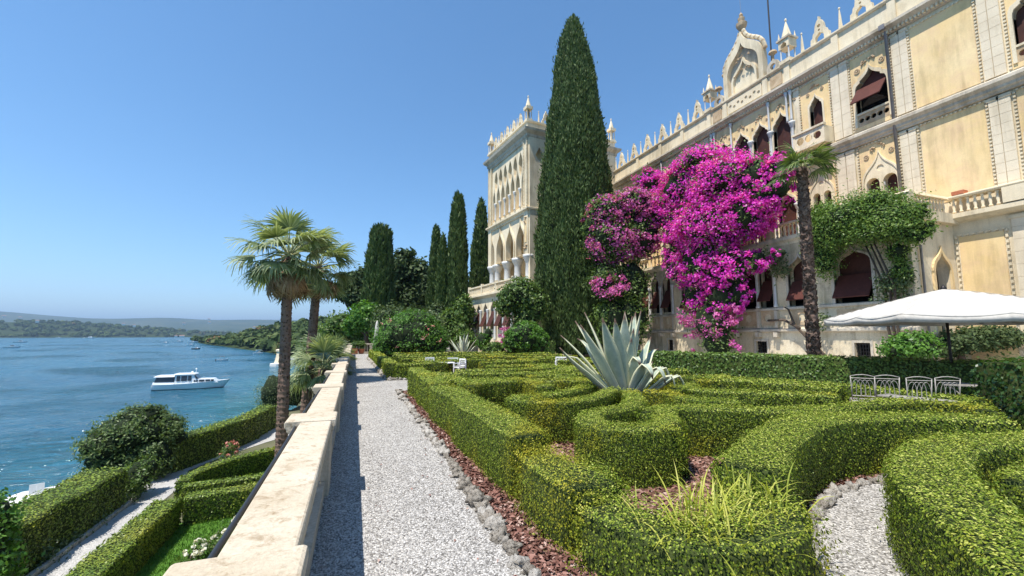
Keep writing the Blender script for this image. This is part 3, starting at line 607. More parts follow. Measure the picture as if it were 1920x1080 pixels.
n = 90; yy = 2 + rng.exponential(7, n); xx = np.where(rng.uniform(0, 1, n) < .6, rng.uniform(.8, 1.2, n), rng.uniform(-.2, 1.2, n))
tag(link('fallen_leaves', leaves_mesh('fallen_leaves', np.column_stack([xx, np.minimum(yy, 30), np.full(n, .018)]), np.tile([0, 0, 1.], (n, 1)), .035, 'bark_chip', .5, .3, fold=.3), kind='stuff'), 'scattered dry brown leaves on the long gravel path', 'leaves')

# ============================================================ THE VILLA (measured on a unit facade, then brought to its real size K)
K = 23.5 / 18.0; GZ = 1.7 - 1.7 / K; MID = 15.62
def vxf(p): return ((p[0] - MID) * K, p[1] * K, 1.7 + (p[2] - 1.7) * K)
villa = thing('villa', 'cream and yellow gothic revival palazzo with red blinds and pinnacled parapet', 'villa', (23.5, MID * K, 0), math.pi / 2)
def vm(): return MB(vxf)
def ogee(c, w, z0, zs, za, n=9, cusp=False):
    h = za - zs; L = []
    for i in range(n + 1):
        t = i / n; u = 1 - t
        P = [(-w / 2, zs), (-w / 2, zs + .62 * h), (-.10 * w, zs + .50 * h), (0, za)]
        x = u ** 3 * P[0][0] + 3 * u * u * t * P[1][0] + 3 * u * t * t * P[2][0] + t ** 3 * P[3][0]; z = u ** 3 * P[0][1] + 3 * u * u * t * P[1][1] + 3 * u * t * t * P[2][1] + t ** 3 * P[3][1]
        if cusp and i == int(n * .42): x += w * .07
        L.append((x, z))
    R_ = [(-x, z) for x, z in L[::-1][1:]]
    return [(c - w / 2, z0)] + [(c + x, z) for x, z in L] + [(c + x, z) for x, z in R_] + [(c + w / 2, z0)]
def rect(a, b, c, d): return [(a, c), (a, d), (b, d), (b, c)]
def circ(cx, cz, r, n=12): return [(cx + r * math.cos(t), cz + r * math.sin(t)) for t in np.linspace(0, 2 * math.pi, n, endpoint=False)]
def mir(s): return 2 * MID - s
W2 = [ogee(c, 1.08, 9.62, 11.0, 11.78, cusp=True) for c in (10.11, mir(10.11), 5.78)]
SM2 = [ogee(c, .54, 9.5, 11.2, 11.78, cusp=True) for c in (12.19, mir(12.19))]
AR = [13.78, 14.87, 15.97, 17.07]
C2 = [ogee(c, .86, 9.5, 11.1, 11.80, cusp=True) for c in AR]
def light(c, w, z0, zs): return [(c - w / 2, z0)] + [(c - w / 2 * math.cos(t), zs + w / 2 * 1.05 * math.sin(t)) for t in np.linspace(0, math.pi, 9)] + [(c + w / 2, z0)]
BI = []
for c in (10.05, mir(10.05), 5.78): BI += [light(c - .28, .44, 5.75, 7.28), light(c + .28, .44, 5.75, 7.28)]
for c in (12.21, mir(12.21)): BI += [light(c - .22, .30, 5.75, 7.42), light(c + .22, .30, 5.75, 7.42)]
C1 = [ogee(c, .86, 5.75, 7.4, 8.1) for c in AR]
holes = W2 + SM2 + C2 + BI + C1
vm().plate(rect(2.0, 27.2, GZ - .15, 12.72), holes, -.35, 0).obj('wall', 'cream_stone', villa)
vm().box(2.0, 27.2, -9.0, -.36, GZ - .15, 12.9).obj('building_mass', 'stucco_ground', villa)
vm().box(1.9, 27.3, -9.1, -.02, 12.905, 13.02).obj('roof', 'grey_stone', villa)
def window(name, hole, depth=-.2, mat='shutter', parent=villa, frame=.045):
    xs = [p[0] for p in hole]; zs = [p[1] for p in hole]
    w = vm().box(min(xs) - .02, max(xs) + .02, depth - .03, depth, min(zs), max(zs) + .05).obj(name, mat, parent); return w
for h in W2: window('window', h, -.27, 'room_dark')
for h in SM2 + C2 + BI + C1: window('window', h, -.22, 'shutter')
# arch mouldings round the openings
def scale_poly(h, c, f, dz=0): zc = h[0][1]; return [(c + (x - c) * f, z + (dz if z > zc + .01 else -.0)) for x, z in h]
def moulding(h, c, f, dz, d1, mat, name='window_frame'):
    o = scale_poly(h, c, f, dz); return vm().plate(o + [], [[(x, z + .001 if z <= h[0][1] + .001 else z) for x, z in h]], -.02, d1) if False else ring_plate(o, h, d1, mat, name)
def ring_plate(o, h, d1, mat, name):
    k = len(h); vs = [(a, d1, b) for a, b in o] + [(a, d1, b) for a, b in h] + [(a, .0, b) for a, b in o] + [(a, -.2, b) for a, b in h]; fs = []
    for i in range(k - 1): fs += [(i, i + 1, k + i + 1, k + i), (2 * k + i, 2 * k + i + 1, i + 1, i), (k + i, k + i + 1, 3 * k + i + 1, 3 * k + i)]
    fs += [(0, k, 3 * k, 2 * k), (k - 1, 2 * k - 1, 4 * k - 1, 3 * k - 1)]
    m = vm(); m.add(vs, fs); return m.obj(name, mat, villa)
for h, c in zip(W2, (10.11, mir(10.11), 5.78)): moulding(h, c, 1.16, .13, .06, 'cream_stone')
for h, c in zip(SM2, (12.19, mir(12.19))): moulding(h, c, 1.26, .10, .05, 'cream_stone')
for h, c in zip(C2, AR): moulding(h, c, 1.16, .09, .05, 'cream_stone')
for h, c in zip(C1, AR): moulding(h, c, 1.16, .09, .05, 'cream_stone')
# yellow stucco fields
def field(s0, s1, z0, z1, holes=(), mat='stucco_yellow', d=.018): return vm().plate(rect(s0, s1, z0, z1), holes, .002, d).obj('stucco_panel', mat, villa)
def bump_rows(s0, s1, z0, z1, top=True, st=.115, sz=.052):
    m = vm(); z = z0
    while z < z1: m.box(s0 - .025, s0 + .03, .01, .06, z, z + sz); m.box(s1 - .03, s1 + .025, .01, .06, z, z + sz); z += st
    if top:
        s = s0
        while s < s1: m.box(s, s + sz, .01, .06, z1 - .03, z1 + .025); s += st
    return m.obj('dogtooth_border', 'cream_stone', villa, kind='stuff')
def blow(h, f, c, dz): return [(c + (x - c) * f, z + dz if z > h[0][1] + .01 else z) for x, z in h]
for s0, s1, z0, z1 in [(7.16, 8.78, 9.47, 12.42), (7.14, 8.76, 6.0, 8.84), (2.6, 4.6, 9.47, 12.42), (2.6, 4.6, 6.0, 8.84), (22.4, 24.0, 9.47, 12.42), (22.4, 24.0, 6, 8.84), (24.8, 26.4, 9.47, 12.42), (24.8, 26.4, 6.0, 8.84)]:
    field(s0, s1, z0, z1); bump_rows(s0 - .06, s1 + .06, z0, z1)
for c in (10.11, mir(10.11), 5.78):
    h = ogee(c, 1.08 * 1.1, 9.62, 11.0, 11.82); field(c - .66, c + .66, 9.47, 12.45, [[(x, max(z, 9.5)) for x, z in h]]); bump_rows(c - .70, c + .70, 9.5, 12.45)
    vm().box(c - .54, c + .54, -.02, .05, 10.08, 10.15).obj('balcony_rail', 'cream_stone', villa)
    hb = [circ(c + q, 9.86, .095, 8) for q in (-.42, -.21, 0, .21, .42)]; vm().plate(rect(c - .54, c + .54, 9.62, 10.08), hb, -.06, .02).obj('pierced_balcony_panel', 'ornament', villa)
for c in (10.05, mir(10.05), 5.78):
    hb = ogee(c, 1.16, 5.75, 7.2, 8.42)
    field(c - .62, c + .66, 5.75, 8.84, [[(x, max(z, 5.78)) for x, z in hb]]); bump_rows(c - .66, c + .70, 5.75, 8.84)
    l1, l2 = light(c - .28, .44, 5.78, 7.28), light(c + .28, .44, 5.78, 7.28)
    vm().plate([(x, max(z, 5.76)) for x, z in ogee(c, 1.15, 5.75, 7.2, 8.41)], [[(x, max(z, 5.8)) for x, z in l1], [(x, max(z, 5.8)) for x, z in l2], circ(c, 7.82, .12, 10)], .0, .035).obj('window_tracery', 'cream_stone', villa)
    vm().lathe([(.055, 5.75), (.05, 5.85), (.042, 6.9), (.05, 7.0), (.085, 7.22), (.085, 7.27)], 8, (c, -.06, 0)).obj('window_column', 'marble', villa, smooth=True)
    moulding(hb, c, 1.08, .06, .07, 'cream_stone', 'hood_mould')
for c in (12.21, mir(12.21)):
    hb = ogee(c, .96, 5.75, 7.35, 8.42)
    field(c - .58, c + .58, 5.75, 8.84, [[(x, max(z, 5.78)) for x, z in hb]]); bump_rows(c - .6, c + .6, 5.75, 8.84)
    l1, l2 = light(c - .22, .30, 5.8, 7.42), light(c + .22, .30, 5.8, 7.42)
    vm().plate([(x, max(z, 5.76)) for x, z in ogee(c, .95, 5.75, 7.35, 8.41)], [l1, l2, circ(c, 7.95, .1, 10)], .0, .035).obj('window_tracery', 'cream_stone', villa)
    moulding(hb, c, 1.08, .06, .07, 'cream_stone', 'hood_mould')
    h = ogee(c, .54 * 1.18, 9.5, 11.2, 11.82); field(c - .62, c + .62, 9.47, 12.45, [[(x, max(z, 9.5)) for x, z in h]]); bump_rows(c - .64, c + .64, 9.5, 12.45)
    b = vm().box(c - .66, c + .66, 0, .62, 9.40, 9.50).obj('balcony_floor', 'cream_stone', villa)
    hb = [circ(c + q, 9.80, .16, 10) for q in (-.36, 0, .36)]
    vm().plate(rect(c - .62, c + .62, 9.5, 10.12), hb, .52, .58).obj('pierced_balcony_panel', 'cream_stone', villa)
    for q in (-.62, .62): vm().box(c + q - .04, c + q + .04, .0, .60, 9.5, 10.10).obj('balcony_side', 'cream_stone', villa)
    vm().box(c - .68, c + .68, .48, .64, 10.12, 10.20).obj('balcony_rail', 'cream_stone', villa)
# central bay fields with columns between the arches
def arcfield(z0, z1, fz, dz): return [[(x, max(z, z0 + .03)) for x, z in ogee(c, .86 * 1.08, z0, fz, dz)] for c in AR]
vm().plate(rect(13.2, 17.66, 9.5, 12.45), arcfield(9.5, 12.45, 11.1, 11.83), .002, .02).obj('stucco_panel', 'stucco_yellow', villa)
vm().plate(rect(13.2, 17.66, 5.75, 8.84), arcfield(5.75, 8.84, 7.4, 8.13), .002, .02).obj('stucco_panel', 'stucco_yellow', villa)
COLM = vm(); COLM.xf = lambda p: tuple(q * K for q in p)
COLM = COLM.lathe([(.10, 0), (.10, .06), (.075, .12), (.062, 1.32), (.075, 1.36), (.10, 1.40), (.13, 1.52), (.15, 1.56), (.15, 1.62)], 10).mesh('column', 'marble', True)
for zb in (9.5, 5.78):
    for s in (13.25, 14.33, 15.42, 16.52, 17.6): link('column', COLM, villa, vxf((s, .05, zb)))
for s in (13.22, 13.42, 14.33, 16.52, 17.62, 17.82): vm().lathe([(.06, 11.15), (.05, 11.25), (.045, 12.3), (.07, 12.4), (.09, 12.55)], 8, (s, .10, 0)).obj('colonnette', 'marble', villa, smooth=True)
# ornaments over the arches
def orn(c, z, w, n=16):
    m = vm()
    for k in range(n):
        a = rng.uniform(-1, 1); r = rng.uniform(.02, .045); m.lathe([(r * .3, -r), (r, -.2 * r), (r * .8, .5 * r), (.1 * r, r)], 6, (c + a * w, .05, z + (1 - abs(a)) * .16 + rng.uniform(-.05, .08)))
    return m.obj('carved_foliage', 'ornament', villa)
def disc(c, z, r=.1):
    vm().plate(circ(c, z, r, 14), [circ(c, z, r * .68, 14)], .015, .05).obj('roundel', 'ornament', villa); vm().plate(circ(c, z, r * .38, 10), [], .015, .06).obj('roundel_boss', 'ornament', villa)
for c in (10.11, mir(10.11), 5.78): orn(c, 12.02, .26); disc(c - .42, 11.85); disc(c + .42, 11.85)
for c in (10.05, mir(10.05)): orn(c, 8.55, .26); disc(c - .4, 8.36, .09); disc(c + .42, 8.36, .09)
for c in (12.19, mir(12.19)): orn(c, 12.08, .2, 12); disc(c - .3, 11.95, .07); disc(c + .3, 11.95, .07); disc(c - .4, 8.5, .07); disc(c + .4, 8.5, .07)
for c in AR + [13.2, 17.65]: orn(c, 12.0, .22, 14)
for c in (14.33, 15.42, 16.52): disc(c - .12, 11.72, .06); disc(c + .18, 11.85, .05)
# pilasters of ashlar blocks
def pilaster(s0, s1, z0, z1, fine=True, hb=.305):
    w = s1 - s0; nb = int(round((z1 - z0) / hb)); hb = (z1 - z0) / nb
    core = vm().box(s0, s1, .0, .045, z0, z1).obj('pilaster', 'cream_stone', villa)
    if fine:
        me = MB(lambda p: tuple(q * K for q in p)).box(0, w - .008, 0, .012, 0, hb - .008).mesh('ashlar_block', 'ashlar')
        for k in range(nb):
            o = link('ashlar_block', me, core, vxf((s0 + .004, .043 + rng.uniform(0, .005), z0 + k * hb + .004)))
    vm().box(s0 - .03, s1 + .03, .0, .08, z1 - .12, z1 - .03).obj('pilaster_cap', 'cream_stone', villa)
for z0, z1 in ((9.46, 12.55), (5.6, 8.86)):
    for s0, s1 in ((6.56, 6.82), (6.83, 7.04), (8.88, 9.10), (9.11, 9.36), (10.86, 11.18), (11.20, 11.52)): pilaster(s0, s1, z0, z1)
    for s0, s1 in ((4.75, 5.0), (12.88, 13.12), (mir(13.12), mir(12.88)), (mir(11.52), mir(10.86)), (mir(9.36), mir(8.88)), (24.15, 24.65), (26.5, 27.1)): pilaster(s0, s1, z0, z1, False)
# string course, cornice, parapet
vm().prof_x([(0, 8.88), (.10, 8.90), (.12, 8.98), (.17, 9.02), (.17, 9.10), (.27, 9.20), (.27, 9.30), (.22, 9.34), (.0, 9.44)], 2.0, 27.2).obj('string_course', 'grey_stone', villa)
vm().prof_x([(0, 12.56), (.10, 12.58), (.14, 12.66), (.28, 12.76), (.34, 12.80), (.34, 12.90), (.06, 13.0), (0, 13.0)], 1.9, 27.3).obj('cornice', 'grey_stone', villa)
m = vm(); s = 2.0
while s < 27.2: m.box(s, s + .06, .10, .20, 12.60, 12.70); s += .12
m.obj('dentil_course', 'cream_stone', villa, kind='stuff')
vm().box(1.95, 27.25, -.2, .05, 12.96, 13.80).obj('parapet', 'cream_stone', villa)
vm().prof_x([(-.24, 13.80), (.10, 13.80), (.16, 13.86), (.16, 13.92), (.0, 13.96), (-.24, 13.96)], 1.9, 27.3).obj('parapet_coping', 'cream_stone', villa)
for s in (4.9, 6.8, 9.2, 11.2, 13.3, 14.42, 16.82, 17.92, mir(11.2), mir(9.2), 24.4): vm().box(s - .13, s + .13, .04, .12, 12.97, 13.79).obj('parapet_pier', 'cream_stone', villa)
for c in (13.86, 17.37): vm().box(c - .3, c + .3, .04, .08, 13.12, 13.7).obj('relief_panel', 'ornament', villa); orn(c, 13.3, .22, 14)
vm().plate(rect(14.62, 16.62, 13.1, 13.7), [circ(14.78 + .24 * i, 13.4 + (.06 if i % 2 else -.06), .085, 8) for i in range(8)], .05, .1).obj('pierced_frieze', 'cream_stone', villa)
# merlons and little spires on the parapet
def merlon_mesh(kk, xf):
    m = MB(xf); o = [(-.40, 0), (-.38, .30), (-.30, .34), (-.27, .50), (-.20, .56), (-.17, .80), (-.09, .98), (-.02, 1.05), (-.02, 1.16), (.02, 1.16), (.02, 1.05), (.09, .98), (.17, .80), (.20, .56), (.27, .50), (.30, .34), (.38, .30), (.40, 0)]
    m.plate(o, [ogee(0, .36, .04, .24, .46, 5), circ(0, .74, .075, 8), circ(0, .555, .05, 8)], -.07, .07); return m.mesh('merlon', 'cream_stone')
lk_ = lambda p: tuple(q * K for q in p)
MER = merlon_mesh(1, lk_)
SPI = MB(lk_).lathe([(.10, 0), (.085, .1), (.05, .62), (.018, .88), (.045, .91), (.045, .95), (.01, .99)], 4).mesh('spire', 'cream_stone')
for i in range(7): link('merlon', MER, villa, vxf((11.82 - 1.6 * i, -.05, 13.95)))
for i in range(7): link('spire', SPI, villa, vxf((12.62 - 1.6 * i, -.05, 13.95)))
for i in range(6): link('merlon', MER, villa, vxf((18.86 + 1.52 * i, -.05, 13.95)))
for i in range(6): link('spire', SPI, villa, vxf((19.62 + 1.52 * i, -.05, 13.95)))
# two kiosk pinnacles
for s in (13.3, 17.92):
    vm().box(s - .26, s + .26, -.32, .20, 13.9, 14.06).obj('kiosk_base', 'cream_stone', villa)
    for a in (-.19, .19):
        for b in (-.25, .13): vm().lathe([(.045, 14.06), (.035, 14.12), (.032, 14.55), (.05, 14.64)], 7, (s + a, b, 0)).obj('kiosk_column', 'marble', villa, smooth=True)
    vm().plate(rect(s - .25, s + .25, 14.62, 15.02), [ogee(s, .28, 14.63, 14.72, 14.92, 4)], -.31, .19).obj('kiosk_arch', 'cream_stone', villa)
    vm().box(s - .31, s + .31, -.37, .25, 15.02, 15.10).obj('kiosk_cornice', 'grey_stone', villa)
    vm().lathe([(.22, 15.10), (.20, 15.25), (.06, 15.8), (.02, 15.95), (.05, 16.0), (.05, 16.06), (.01, 16.12)], 8, (s, -.06, 0)).obj('kiosk_spire', 'cream_stone', villa)
    for a in (-.22, .22):
        for b in (-.28, .16): vm().lathe([(.05, 15.10), (.04, 15.2), (.01, 15.42)], 5, (s + a, b, 0)).obj('kiosk_finial', 'cream_stone', villa)
# ogee gable over the centre with crockets
go = ogee(MID, 2.36, 13.95, 15.1, 17.05, 14); gi = ogee(MID, 1.86, 13.97, 14.95, 16.45, 14)
vm().plate(go, [[(x, max(z, 13.99)) for x, z in gi]], -.2, .12).obj('gable_arch', 'cream_stone', villa)
vm().plate([(x, max(z, 13.96)) for x, z in ogee(MID, 1.95, 13.96, 14.95, 16.5, 14)], [], -.16, -.12).obj('gable_panel', 'grey_stone', villa)
g2 = ogee(MID, 1.5, 13.98, 14.5, 15.7, 12); g3 = ogee(MID, 1.3, 14.0, 14.45, 15.5, 12)
vm().plate(g2, [g3], -.12, .05).obj('gable_inner_arch', 'cream_stone', villa)
vm().plate(g3, [], -.12, -.08).obj('gable_field', 'cream_stone', villa)
CRO = MB(lk_).lathe([(.03, -.04), (.10, .03), (.11, .10), (.06, .17), (.015, .21)], 6).mesh('crocket', 'ornament')
CRO2 = MB(lk_).lathe([(.03, -.04), (.09, .03), (.10, .10), (.05, .17), (.015, .20)], 6).mesh('crocket', 'cream_stone')
for i, (x, z) in enumerate(go[2:-2]):
    if 17.0 < z: continue
    o = link('crocket', CRO2 if i % 2 else CRO, villa, vxf((x + (.09 if x > MID else -.09), -.02, z + .02)))
for i in range(len(go) - 6):
    (x0, z0), (x1, z1) = go[i + 2], go[i + 3]; x, z = (x0 + x1) / 2, (z0 + z1) / 2
    link('crocket', CRO2, villa, vxf((x + (.09 if x > MID else -.09), -.02, z + .03)))
vm().lathe([(.09, 16.95), (.11, 17.1), (.16, 17.2), (.24, 17.34), (.27, 17.5), (.2, 17.56), (.13, 17.6), (.16, 17.72), (.17, 17.8), (.08, 17.88), (.10, 17.98), (.02, 18.12)], 10, (MID, -.04, 0)).obj('gable_finial', 'ornament', villa)
for dz_, ww_ in ((14.9, .55), (15.6, .42), (16.1, .25)): orn(MID, dz_, ww_, 16)
for c in (14.0, 17.24):
    vm().plate([(c - .32, 13.96), (c - .32, 14.2), (c - .2, 14.42), (c, 14.5), (c + .2, 14.42), (c + .32, 14.2), (c + .32, 13.96)], [circ(c, 14.18, .15, 10)], -.1, .05).obj('side_lunette', 'grey_stone', villa)
    vm().lathe([(.06, 14.45), (.05, 14.7), (.08, 14.78), (.19, 14.86), (.16, 14.95), (.05, 15.02)], 9, (c, -.02, 0)).obj('urn', 'ornament', villa)
vm().tube([(15.0, -1.2, 12.9), (15.0, -1.2, 20.5)], .035, 6).obj('flagpole', 'dark_metal', villa)
vm().tube([(MID, -.04, 18.1), (MID + .02, -.04, 19.6)], .008, 5).obj('lightning_rod', 'pipe_grey', villa)
# downpipes
vm().tube([(9.42, .16, 5.9), (9.42, .16, 12.7), (9.42, .30, 12.86)], .05, 8).obj('downpipe', 'pipe_grey', villa, smooth=True)
vm().box(9.33, 9.51, .22, .38, 12.74, 12.92).obj('rain_hopper', 'pipe_grey', villa)
vm().tube([(21.9, .16, 5.9), (21.9, .16, 12.8)], .05, 8).obj('downpipe', 'pipe_grey', villa, smooth=True)
# open awning blinds
def awning(c, w, zt, zb, out, s=None, d0=0.0, par=villa):
    m = vm(); m.add([(c - w / 2, d0 + .0, zt), (c + w / 2, d0 + .0, zt), (c + w / 2, d0 + out, zb), (c - w / 2, d0 + out, zb), (c - w / 2, d0 + .0, zt - .05), (c + w / 2, d0 + .0, zt - .05), (c + w / 2, d0 + out - .02, zb - .03), (c - w / 2, d0 + out - .02, zb - .03)],
                     [(0, 1, 2, 3), (4, 7, 6, 5), (0, 3, 7, 4), (1, 5, 6, 2), (2, 6, 7, 3), (0, 4, 5, 1)])
    return m.obj('awning_blind', 'blind_red', par)
for c in (10.11, mir(10.11)):
    vm().plate([(x, max(z, 11.0)) for x, z in ogee(c, 1.04, 10.9, 11.0, 11.74)], [], -.2, -.17).obj('blind_box', 'blind_red', villa); awning(c, 1.0, 11.12, 10.46, .48)
window('window', W2[2], -.16, 'shutter')
# right-hand balcony rail on the facade and blind panel beneath
vm().prof_x([(0, 5.24), (.20, 5.28), (.34, 5.36), (.34, 5.50), (0, 5.54)], 2.0, 8.2).obj('balcony_floor', 'cream_stone', villa)
vm().prof_x([(.10, 5.98), (.34, 5.98), (.37, 6.02), (.37, 6.05), (.30, 6.08), (.10, 6.08)], 2.0, 8.2).obj('balcony_rail', 'cream_stone', villa)
BLS = MB(lk_).lathe([(.05, 0), (.05, .04), (.028, .08), (.05, .2), (.036, .3), (.024, .36), (.05, .40), (.05, .45)], 8).mesh('baluster', 'cream_stone', True)
s = 8.02
while s > 6.95: link('baluster', BLS, villa, vxf((s, .22, 5.53))); s -= .17
for a, b in ((6.2, 6.86), (4.4, 5.0)): vm().box(a, b, .10, .36, 5.53, 5.985).obj('balcony_pier', 'cream_stone', villa)
s = 6.1
while s > 5.05: link('baluster', BLS, villa, vxf((s, .22, 5.53))); s -= .17
field(7.05, 8.08, .9, 4.78, (), 'stucco_yellow', .02); bump_rows(6.98, 8.14, 1.0, 4.84, True, .17, .09)
for s0, s1 in ((6.4, 6.86), (8.16, 8.2)):
    pass
pilaster(6.42, 6.86, .8, 5.2, True, .36)
# loggia wing projecting on the ground floor
LD = 2.25
LG = [ogee(9.9, 1.2, 2.70, 4.1, 4.66), ogee(11.75, .95, 2.75, 4.1, 4.7), ogee(13.2, .62, 2.80, 4.25, 4.8), ogee(14.12, .88, 2.80, 4.25, 4.8), ogee(15.4, .9, 2.8, 4.25, 4.8), ogee(16.6, .9, 2.8, 4.25, 4.8), ogee(17.7, .8, 2.8, 4.25, 4.8)] + [ogee(c, .66, 2.9, 4.45, 5.02) for c in (19.25, 20.2, 21.15, 22.1, 23.05, 24.0)]
CELL = [rect(13.32, 13.84, .97, 1.44), rect(9.53, 10.01, .97, 1.44), rect(18.9, 19.3, .9, 1.45)]
vm().plate(rect(8.2, 25.0, GZ - .15, 5.3), LG + CELL, LD - .3, LD).obj('loggia_wall', 'stucco_ground', villa)
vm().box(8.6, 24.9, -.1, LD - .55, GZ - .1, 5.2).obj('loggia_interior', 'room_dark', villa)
for h in CELL:
    m = vm(); (a, z0), (b, z1) = h[0], h[2]
    for i in range(6): q = a + (b - a) * (i + .5) / 6; m.box(q - .012, q + .012, LD - .1, LD - .07, z0, z1)
    for i in range(4): q = z0 + (z1 - z0) * (i + .5) / 4; m.box(a, b, LD - .105, LD - .065, q - .012, q + .012)
    m.obj('cellar_grille', 'dark_metal', villa)
    vm().plate(rect(a - .08, b + .08, z0 - .05, z1 + .08), [rect(a, b, z0, z1)], LD, LD + .04).obj('cellar_window_frame', 'grey_stone', villa)
for h in LG:
    c = (h[0][0] + h[-1][0]) / 2; w = h[-1][0] - h[0][0]; ring = ogee(c, w * 1.16, h[0][1], h[1][1], max(p[1] for p in h) + .10)
    k = len(h); m = vm(); vs = [(a, LD + .05, b) for a, b in ring] + [(a, LD + .05, b) for a, b in h] + [(a, LD, b) for a, b in ring] + [(a, LD - .1, b) for a, b in h]; fs = []
    for i in range(k - 1): fs += [(i, i + 1, k + i + 1, k + i), (2 * k + i, 2 * k + i + 1, i + 1, i), (k + i, k + i + 1, 3 * k + i + 1, 3 * k + i)]
    m.add(vs, fs); m.obj('window_frame', 'grey_stone', villa)
    vm().box(c - w / 2 - .02, c + w / 2 + .02, LD - .52, LD - .36, 3.4, max(p[1] for p in h)).obj('window', 'shutter', villa)
    zt = h[1][1] - .35; awning(c, w * .96, zt, h[0][1] + .28, .42, d0=LD - .18)
    vm().plate(rect(c - w / 2, c + w / 2, 2.08, h[0][1] - .12), [circ(c, (2.08 + h[0][1] - .12) / 2, .17, 10)], LD, LD + .03).obj('parapet_panel', 'ornament', villa)
vm().prof_x([(LD, 1.80), (LD + .14, 1.84), (LD + .14, 1.92), (LD, 1.98)], 8.15, 25.0).obj('ledge', 'grey_stone', villa)
vm().prof_x([(LD, 2.66), (LD + .09, 2.68), (LD + .09, 2.76), (LD, 2.79)], 8.18, 25.0).obj('window_sill', 'grey_stone', villa)
for s in (12.78, 13.60, 14.74, 18.75, 19.72, 20.67, 21.62, 22.57):
    vm().lathe([(.085, 2.79), (.085, 2.86), (.06, 2.92), (.052, 4.05), (.065, 4.1), (.11, 4.28), (.11, 4.34)], 9, (s, LD + .06, 0)).obj('column', 'marble', villa, smooth=True)
    vm().box(s - .06, s + .06, LD, LD + .12, 1.98, 2.66).obj('pedestal', 'grey_stone', villa)
    vm().box(s - .08, s + .08, LD, LD + .22, 1.62, 1.80).obj('bracket', 'grey_stone', villa)
vm().box(8.2, 8.55, -.0, LD - .3, GZ - .1, 5.3).plate(rect(0, 0.01, 0, .01), [], 0, .01) if False else None
sd = [(x, z) for x, z in ogee(.85, .8, GZ, 3.6, 4.3)]
mm = vm(); mm.plate(rect(0, LD - .3, GZ - .15, 5.3), [[(x, max(z, GZ - .1)) for x, z in sd]], 8.2, 8.5, 'yz'); mm.obj('loggia_side_wall', 'cream_stone', villa)
vm().box(8.52, 8.56, .3, 1.5, GZ, 4.3).obj('side_door', 'shutter', villa)
ms = vm(); ms.plate(ogee(.85, 1.0, GZ, 3.6, 4.48), [[(x, max(z, GZ + .02)) for x, z in sd]], 8.14, 8.2, 'yz'); ms.obj('door_frame', 'stucco_yellow', villa)
vm().tube([(8.12, LD - .32, GZ), (8.12, LD - .32, 4.4), (8.12, LD - .15, 4.55), (8.12, LD - .02, 4.5)], .035, 8).obj('lamp_pole', 'pipe_grey', villa, smooth=True)
vm().prof_x([(0, 5.20), (LD + .02, 5.20), (LD + .06, 5.28), (LD + .18, 5.36), (LD + .18, 5.50), (0, 5.52)], 8.02, 25.0).obj('terrace_slab', 'cream_stone', villa)
vm().prof_x([(LD - .12, 5.98), (LD + .1, 5.98), (LD + .12, 6.03), (LD + .06, 6.08), (LD - .12, 6.08)], 8.06, 25.0).obj('terrace_rail', 'cream_stone', villa)
mm = vm(); b = MB().prof_x([(8.05, 5.98), (8.27, 5.98), (8.27, 6.08), (8.10, 6.08)], .38, LD - .125); mm.add([(y, x, z) for x, y, z in b.v], [q[::-1] for q in b.f]); mm.obj('terrace_rail', 'cream_stone', villa)
s = 8.45
while s < 24.9: link('baluster', BLS, villa, vxf((s, LD - .01, 5.53))); s += .165 if s < 14.5 else .33
for i in range(10): link('baluster', BLS, villa, vxf((8.16, .5 + .165 * i, 5.53)))
for s in (8.16, 11.0, 12.9, 18.4, 21.6): vm().box(s - .1, s + .1, LD - .12, LD + .09, 5.52, 5.985).obj('terrace_pier', 'cream_stone', villa)
vm().box(7.7, 8.0, .1, .34, 6.085, 6.2).obj('roof_tile_box', 'terracotta', villa)

# ============================================================ THE TOWER
TA = np.array([14.0, 34.9]); TT = unit(np.array([-1.0, 8.2])); TW = 8.4; TDp = 9.7
tower = thing('tower', 'tall cream gothic tower with traceried arcades and corner pinnacles behind the cypress', 'tower', (TA[0], TA[1], 0), math.atan2(TT[1], TT[0]))
def tm(): return MB()
# local x = along the lake face, y = outwards (towards the lake), z up
tm().box(.02, TW - .02, -TDp, -.42, 12.9, 20.4).obj('upper_mass', 'stucco_yellow', tower)
tm().box(.02, TW - .02, -TDp, -2.6, 5.3, 12.9).obj('arcade_back_wall', 'stucco_yellow', tower)
tm().box(.0, TW, -TDp, -.0, 0, 5.3).obj('base_mass', 'cream_stone', tower)
uc = [1.44, 2.52, 3.6, 4.68, 5.76, 6.84]; ucn = [.9 + .0] + [(uc[i] + uc[i + 1]) / 2 for i in range(5)] + [7.4]
ups = [ogee((uc[i] + uc[i + 1]) / 2, .82, 13.25, 15.2, 17.0, 8) for i in range(5)] + [ogee(.96, .6, 13.25, 15.2, 16.8, 8), ogee(7.3, .6, 13.25, 15.2, 16.8, 8)]
qf = [ogee(u, .72, 16.45, 17.25, 18.45, 6) for u in uc]
qf = [[(u, 16.2), (u - .27, 16.8), (u - .40, 17.5), (u - .22, 18.1), (u, 18.5), (u + .22, 18.1), (u + .40, 17.5), (u + .27, 16.8)] for u in uc]
tm().plate(rect(0, TW, 12.9, 19.3), ups + qf, -.42, 0).obj('tracery_wall', 'cream_stone', tower)
for u in uc:
    tm().lathe([(.12, 13.25), (.12, 13.4), (.085, 13.5), (.075, 14.6), (.10, 14.72), (.17, 14.95), (.17, 15.05)], 8, (u, .06, 0)).obj('column', 'marble', tower, smooth=True)
